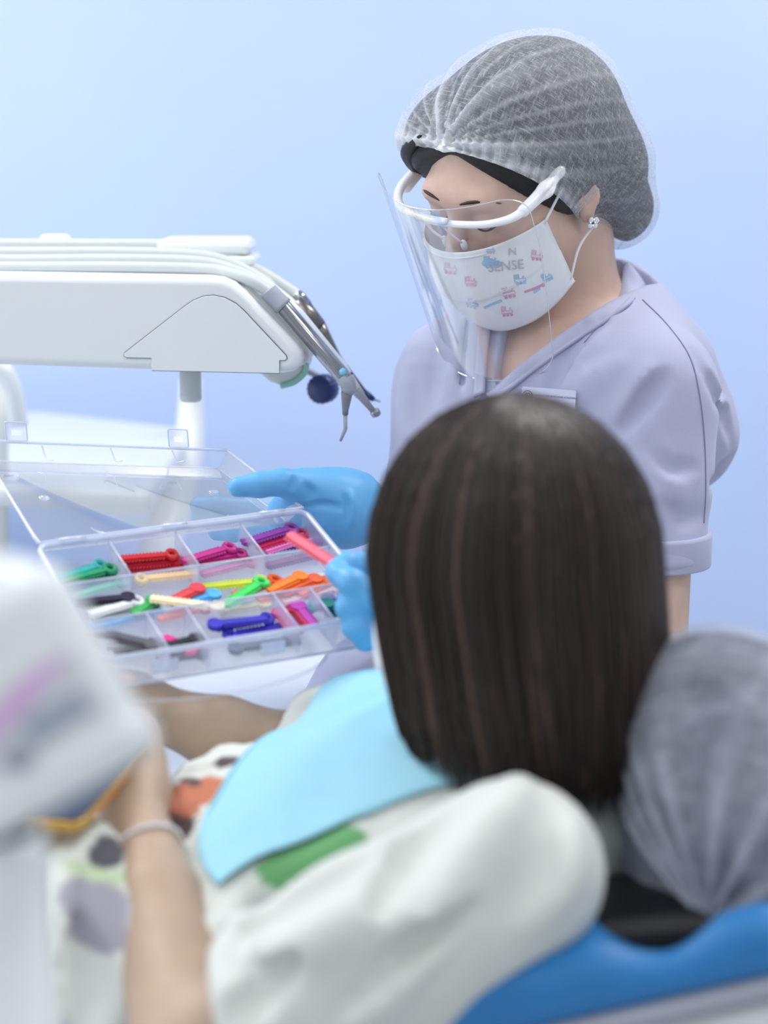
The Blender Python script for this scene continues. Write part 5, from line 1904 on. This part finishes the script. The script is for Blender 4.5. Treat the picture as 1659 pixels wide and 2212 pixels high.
def lline(name, pts, r, mat='boxedge'):
    v, f = tube(pts, r, 6)
    return link(name, mesh(v, f), M[mat], LID)
def loop(fn, n_=16):
    return [fn(i / n_, 0) for i in range(n_)] + [fn(1, i / n_) for i in range(n_)] + [fn(1 - i / n_, 1) for i in range(n_)] + [fn(0, 1 - i / n_) for i in range(n_)]
v, f = tube(loop(lambda u, v: LP(u, v, 0)), .0016, 6, closed=True)
link('rim', mesh(v, f), M['boxedge'], LID)
v, f = tube(loop(lambda u, v: LP(*inset(u, v), LDP)), .0010, 6, closed=True)
link('fold_edge', mesh(v, f), M['divider'], LID)
for u_ in (.25, .52, .77):
    for v0, v1 in ((0.0, .22), (.80, 1.0)):
        lline('rib', [LP(u_, v0 + .01, .001), LP(u_, v0 * .5 + v1 * .5, LDP * .55), LP(u_, v1 - .01, LDP - .001) if v0 == 0 else LP(u_, v1 - .01, .002)], .0009, 'divider')
for u_, v_ in ((.16, .55), (.82, .55)):
    q = LP(u_, v_, LDP - .0005); nn_ = nrm(LP(u_, v_, LDP - .01) - LP(u_, v_, LDP))
    v, f = lathe([(0, .0052), (.0006, .0050), (.0011, .0036), (.0004, .0028)], q, q + nn_, 16)
    link('moulding_mark', mesh(v, f), M['divider'], LID)
for u_ in (.155, .80):
    a_ = LP(u_ - .045, 1.0, 0); b_ = LP(u_ + .045, 1.0, 0); up_ = nrm(LP(u_, 1.0, 0) - LP(u_, .6, 0)) * .35 + BRm[:, 2] * .9
    up_ = nrm(up_); ex_ = nrm(b_ - a_); nz_ = nrm(np.cross(ex_, up_))
    o_ = (a_ + b_) / 2 + up_ * .010
    outer = rrect(.0105, .009, .002, 3); inner = rrect(.005, .0028, .001, 3)
    n_ = len(outer)
    V = [o_ + ex_ * x + up_ * y + nz_ * z for z in (-.0007, .0007) for x, y in outer] + [o_ + ex_ * x + up_ * (y - .001) + nz_ * z for z in (-.0007, .0007) for x, y in inner]
    Fq = []
    for i in range(n_):
        j = (i + 1) % n_
        Fq += [(i, j, 2 * n_ + j, 2 * n_ + i), (n_ + i, 3 * n_ + i, 3 * n_ + j, n_ + j), (i, n_ + i, n_ + j, j), (2 * n_ + i, 2 * n_ + j, 3 * n_ + j, 3 * n_ + i)]
    lt = link('latch', fixn(mesh(V, Fq, False)), M['divider'], LID)
    v, f = tube([o_ + ex_ * x + up_ * y for x, y in outer], .0007, 5, closed=True)
    link('latch_rim', mesh(v, f), M['boxedge'], LID)
v, f = text_mesh('ORGANIZER', .0001, lambda x, y: LP(.42 + x, .90 + y, LDP)) if False else (None, None)
for u_ in (.12, .5, .88):
    q0, q1 = BL(-BW / 2 + BW * u_ - .012, BD / 2 + .004, .001), BL(-BW / 2 + BW * u_ + .012, BD / 2 + .004, .001)
    v, f = tube([q0, q1], .0030, 8)
    link('hinge', mesh(v, f), M['boxedge'], BOX)

# ================================================================== ligature sticks
def ring_geo(c, R_, r_, n1=14, n2=6, fl=1.0):
    V, Fq = [], []
    for i in range(n1):
        a_ = 2 * math.pi * i / n1
        for j in range(n2):
            b_ = 2 * math.pi * j / n2
            V.append((c[0] + (R_ + r_ * math.cos(b_)) * math.cos(a_), c[1] + (R_ + r_ * math.cos(b_)) * math.sin(a_), c[2] + r_ * fl * math.sin(b_)))
    for i in range(n1):
        for j in range(n2):
            Fq.append((i * n2 + j, ((i + 1) % n1) * n2 + j, ((i + 1) % n1) * n2 + (j + 1) % n2, i * n2 + (j + 1) % n2))
    return np.array(V), Fq
# shared shapes, tab towards +x, 54 mm long, lying in the xy plane
bv, bf = prism([(-.027, -.0022), (.019, -.0022), (.0205, -.0014), (.0205, .0014), (.019, .0022), (-.027, .0022), (-.0278, .0012), (-.0278, -.0012)], (1, 0, 0), (0, 1, 0), (0, 0, 1), (0, 0, 0), -.0010, .0010)
ME_BAR = fixn(mesh(bv, bf, False))
v, f = ring_geo((.0228, 0, 0), .0042, .0021, 20, 8, .80)
ME_RING = fixn(mesh(v, f))
pd_ = [(.0160, -.0021), (.0185, -.0044), (.0225, -.0052), (.0266, -.0042), (.0285, -.0018), (.0285, .0018), (.0266, .0042), (.0225, .0052), (.0185, .0044), (.0160, .0021)]
v, f = prism(pd_, (1, 0, 0), (0, 1, 0), (0, 0, 1), (0, 0, 0), -.0012, .0012)
ME_PAD = fixn(mesh(v, f, False))
tp_ = []
for sgn in (-1, 1):
    for k in range(13):
        tp_.append(ring_geo((-.0258 + k * .0033, sgn * .0031, 0), .00115, .00052, 8, 4))
v, f = join(tp_)
ME_TIES = fixn(mesh(v, f))
for m_ in (ME_BAR, ME_RING, ME_PAD, ME_TIES):
    m_.materials.append(M['cord'])
STICKMAT = {}
def stickmat(rgb):
    if rgb not in STICKMAT:
        STICKMAT[rgb] = pbr('stick_%d_%d_%d' % rgb, rgb, .42, noise=.04, nscale=200, sss=.04)
    return STICKMAT[rgb]
o_cam = np.array([0, 0, CAMH])
def onbox(px, py, h):
    """Point over the box floor, h above it, seen at a pixel."""
    r = np.array(ray(px, py)); n_ = BRm[:, 2]; q0 = BL(0, 0, -BH + h)
    return o_cam + r * (((q0 - o_cam) @ n_) / (r @ n_))
def stick(a, b, nrmv, rgb, label, pad=False, ln=None):
    d = b - a
    L = np.linalg.norm(d)
    ex_ = nrm(d); ez_ = nrm(nrmv - ex_ * (nrmv @ ex_)); ey_ = np.cross(ez_, ex_)
    c = (a + b) / 2
    sx = min(1.25, max(.55, L / .050)) if ln is None else ln
    root = empty('ligature_stick', c, label=label, cat='ligature stick', group='ligature sticks in the clear box')
    Mx = Matrix(((ex_[0], ey_[0], ez_[0], c[0]), (ex_[1], ey_[1], ez_[1], c[1]), (ex_[2], ey_[2], ez_[2], c[2]), (0, 0, 0, 1))) @ Matrix.Diagonal((sx, 1.45, 1.8, 1))
    mt = stickmat(rgb)
    for nm, me_ in (('bar', ME_BAR), ('tab' if pad else 'ring_tab', ME_PAD if pad else ME_RING), ('tie_loops', ME_TIES)):
        o = bpy.data.objects.new(nm, me_)
        COL.objects.link(o)
        o.parent = root
        o.matrix_parent_inverse = pm(root).inverted()
        Mo = Mx
        if nm in ('tab', 'ring_tab'):
            Mo = Mx @ Matrix.Translation((.0222 * (1 - 1 / sx) * 0, 0, 0)) @ Matrix.Translation((.0222, 0, 0)) @ Matrix.Diagonal((1 / sx, 1, 1, 1)) @ Matrix.Translation((-.0222, 0, 0))
        o.matrix_basis = Mo
        o.material_slots[0].link = 'OBJECT'
        o.material_slots[0].material = mt
    return root
S = [  # tail px, tab px, height, colour, pad?, label
 # back row, first compartment from the left
 ((118, 1252), (222, 1220), .009, (52, 178, 176), 0, 'turquoise stick at the rear of the leftmost back compartment'),
 ((128, 1258), (243, 1228), .012, (18, 148, 102), 0, 'emerald green stick with ring tab in leftmost back compartment'),
 ((150, 1270), (240, 1246), .006, (60, 140, 134), 1, 'dull teal stick seen through the wall of the leftmost compartment'),
 ((160, 1288), (266, 1256), .004, (104, 206, 168), 0, 'mint green stick with big ring at front of the green ones'),
 # second compartment
 ((262, 1208), (376, 1198), .013, (206, 30, 38), 0, 'bright red stick on top of the red pile'),
 ((280, 1222), (388, 1212), .008, (196, 34, 60), 1, 'crimson stick under the bright red one'),
 ((276, 1234), (388, 1226), .004, (204, 62, 92), 1, 'rosy red stick lowest in the red pile'),
 ((418, 1240), (300, 1252), .006, (246, 204, 84), 0, 'golden yellow stick with its ring to the left'),
 # third
 ((400, 1212), (500, 1182), .013, (192, 40, 134), 0, 'magenta stick with ring, topmost in third back compartment'),
 ((424, 1216), (524, 1196), .009, (178, 34, 122), 0, 'deep magenta stick beneath the topmost magenta one'),
 ((440, 1240), (545, 1213), .004, (196, 92, 160), 0, 'mauve pink stick at the front of the magenta group'),
 # fourth
 ((530, 1172), (634, 1140), .016, (146, 62, 166), 0, 'purple stick with dark ring, topmost in the right back compartment'),
 ((560, 1182), (655, 1152), .011, (204, 40, 96), 0, 'raspberry stick between the purple sticks'),
 ((576, 1190), (662, 1162), .009, (230, 128, 200), 0, 'light pink stick with a pale ring beside the purple sticks'),
 ((690, 1172), (578, 1184), .006, (124, 54, 160), 0, 'violet stick with ring turned to the left'),
 ((582, 1222), (690, 1196), .003, (110, 58, 122), 1, 'plum stick behind the right back compartment wall'),
 # middle row
 ((172, 1302), (282, 1291), .010, (34, 26, 56), 1, 'blackish navy stick in the middle row'),
 ((180, 1312), (276, 1303), .006, (240, 240, 224), 1, 'cream white stick below the navy one'),
 ((200, 1326), (300, 1298), .009, (236, 238, 242), 0, 'white stick with a round ring in the middle row'),
 ((206, 1336), (318, 1312), .005, (150, 154, 160), 1, 'grey stick leaning beside the white ring stick'),
 ((300, 1320), (326, 1302), .010, (52, 170, 86), 1, 'short green tab end near the white ring stick'),
 ((208, 1352), (345, 1322), .003, (82, 170, 226), 1, 'wide light blue stick at the front of the middle row'),
 ((366, 1302), (430, 1270), .012, (226, 70, 78), 1, 'coral red stick pointing up right in the middle row'),
 ((408, 1300), (462, 1284), .008, (86, 184, 244), 1, 'sky blue stick half under the cream stick'),
 ((332, 1294), (478, 1312), .014, (246, 236, 196), 1, 'cream ivory stick lying across the others'),
 ((346, 1336), (446, 1312), .004, (236, 128, 96), 1, 'salmon orange stick below the cream ivory one'),
 ((446, 1268), (570, 1255), .007, (220, 236, 74), 1, 'lemon lime stick near the middle of the box'),
 ((490, 1306), (568, 1256), .014, (64, 214, 96), 0, 'bright green stick with ring pointing up right'),
 ((512, 1286), (598, 1252), .009, (232, 92, 28), 0, 'dark orange stick with ring beside the bright green one'),
 ((584, 1276), (652, 1244), .012, (250, 130, 34), 1, 'vivid orange stick with flat tab'),
 ((612, 1280), (684, 1250), .009, (234, 96, 50), 1, 'orange red stick right of the vivid orange one'),
 ((650, 1284), (712, 1254), .007, (238, 110, 48), 1, 'small orange stick nearest the right rim'),
 ((562, 1296), (668, 1270), .005, (244, 150, 116), 1, 'peach orange stick seen through the front divider'),
 ((618, 1300), (732, 1270), .004, (236, 206, 196), 0, 'pale blush stick seen through the front divider'),
 ((478, 1320), (575, 1304), .003, (232, 228, 168), 1, 'pale yellow stick low in the middle row'),
 # front row
 ((214, 1366), (335, 1394), .012, (98, 98, 106), 1, 'dark grey stick slanting across the front left compartment'),
 ((238, 1396), (352, 1396), .008, (158, 162, 170), 0, 'silver grey stick with a ring in the front left compartment'),
 ((254, 1414), (350, 1402), .004, (132, 138, 148), 1, 'slate grey stick nearest the front wall'),
 ((362, 1382), (408, 1400), .009, (240, 52, 150), 1, 'hot pink short stick in the second front compartment'),
 ((380, 1392), (412, 1384), .013, (26, 24, 28), 1, 'short black stick on the hot pink one'),
 ((378, 1420), (428, 1412), .004, (92, 98, 124), 1, 'short slate blue stick behind the front wall'),
 ((572, 1338), (458, 1350), .013, (58, 52, 190), 1, 'royal blue stick on top of the blue pile'),
 ((470, 1356), (582, 1336), .009, (64, 58, 196), 0, 'royal blue stick whose ring points right'),
 ((618, 1352), (490, 1374), .006, (66, 60, 204), 0, 'royal blue stick whose ring points left'),
 ((640, 1384), (502, 1402), .003, (78, 92, 116), 1, 'slate stick showing through the front wall'),
 ((640, 1368), (602, 1322), .011, (240, 100, 156), 1, 'pink stick standing crosswise beside the blue ones'),
 ((656, 1358), (618, 1318), .009, (162, 118, 204), 1, 'lilac stick standing crosswise beside the pink one'),
 ((666, 1352), (632, 1314), .011, (190, 36, 74), 1, 'crimson stick standing crosswise beside the lilac one'),
 ((678, 1352), (642, 1308), .012, (206, 76, 190), 1, 'orchid stick standing crosswise at the right end'),
 ((726, 1318), (676, 1312), .007, (126, 196, 214), 0, 'pale aqua stick with ring near the right front corner'),
 ((780, 1306), (704, 1294), .010, (40, 50, 132), 1, 'navy stick in the right front corner compartment'),
 ((790, 1322), (702, 1304), .013, (14, 128, 120), 1, 'dark teal stick partly hidden by the blue glove'),
 ((790, 1338), (712, 1320), .006, (24, 156, 146), 1, 'teal green stick lowest in the right front corner'),
]
for a_, b_, h_, rgb, pad, lab in S:
    stick(onbox(*a_, h_), onbox(*b_, h_), BRm[:, 2], rgb, lab, bool(pad))
stick(P(622, 1154, 1.70), P(748, 1236, 1.663), np.array([.2, -.7, .6]), (250, 120, 140), 'pink stick held up in the blue glove', True)
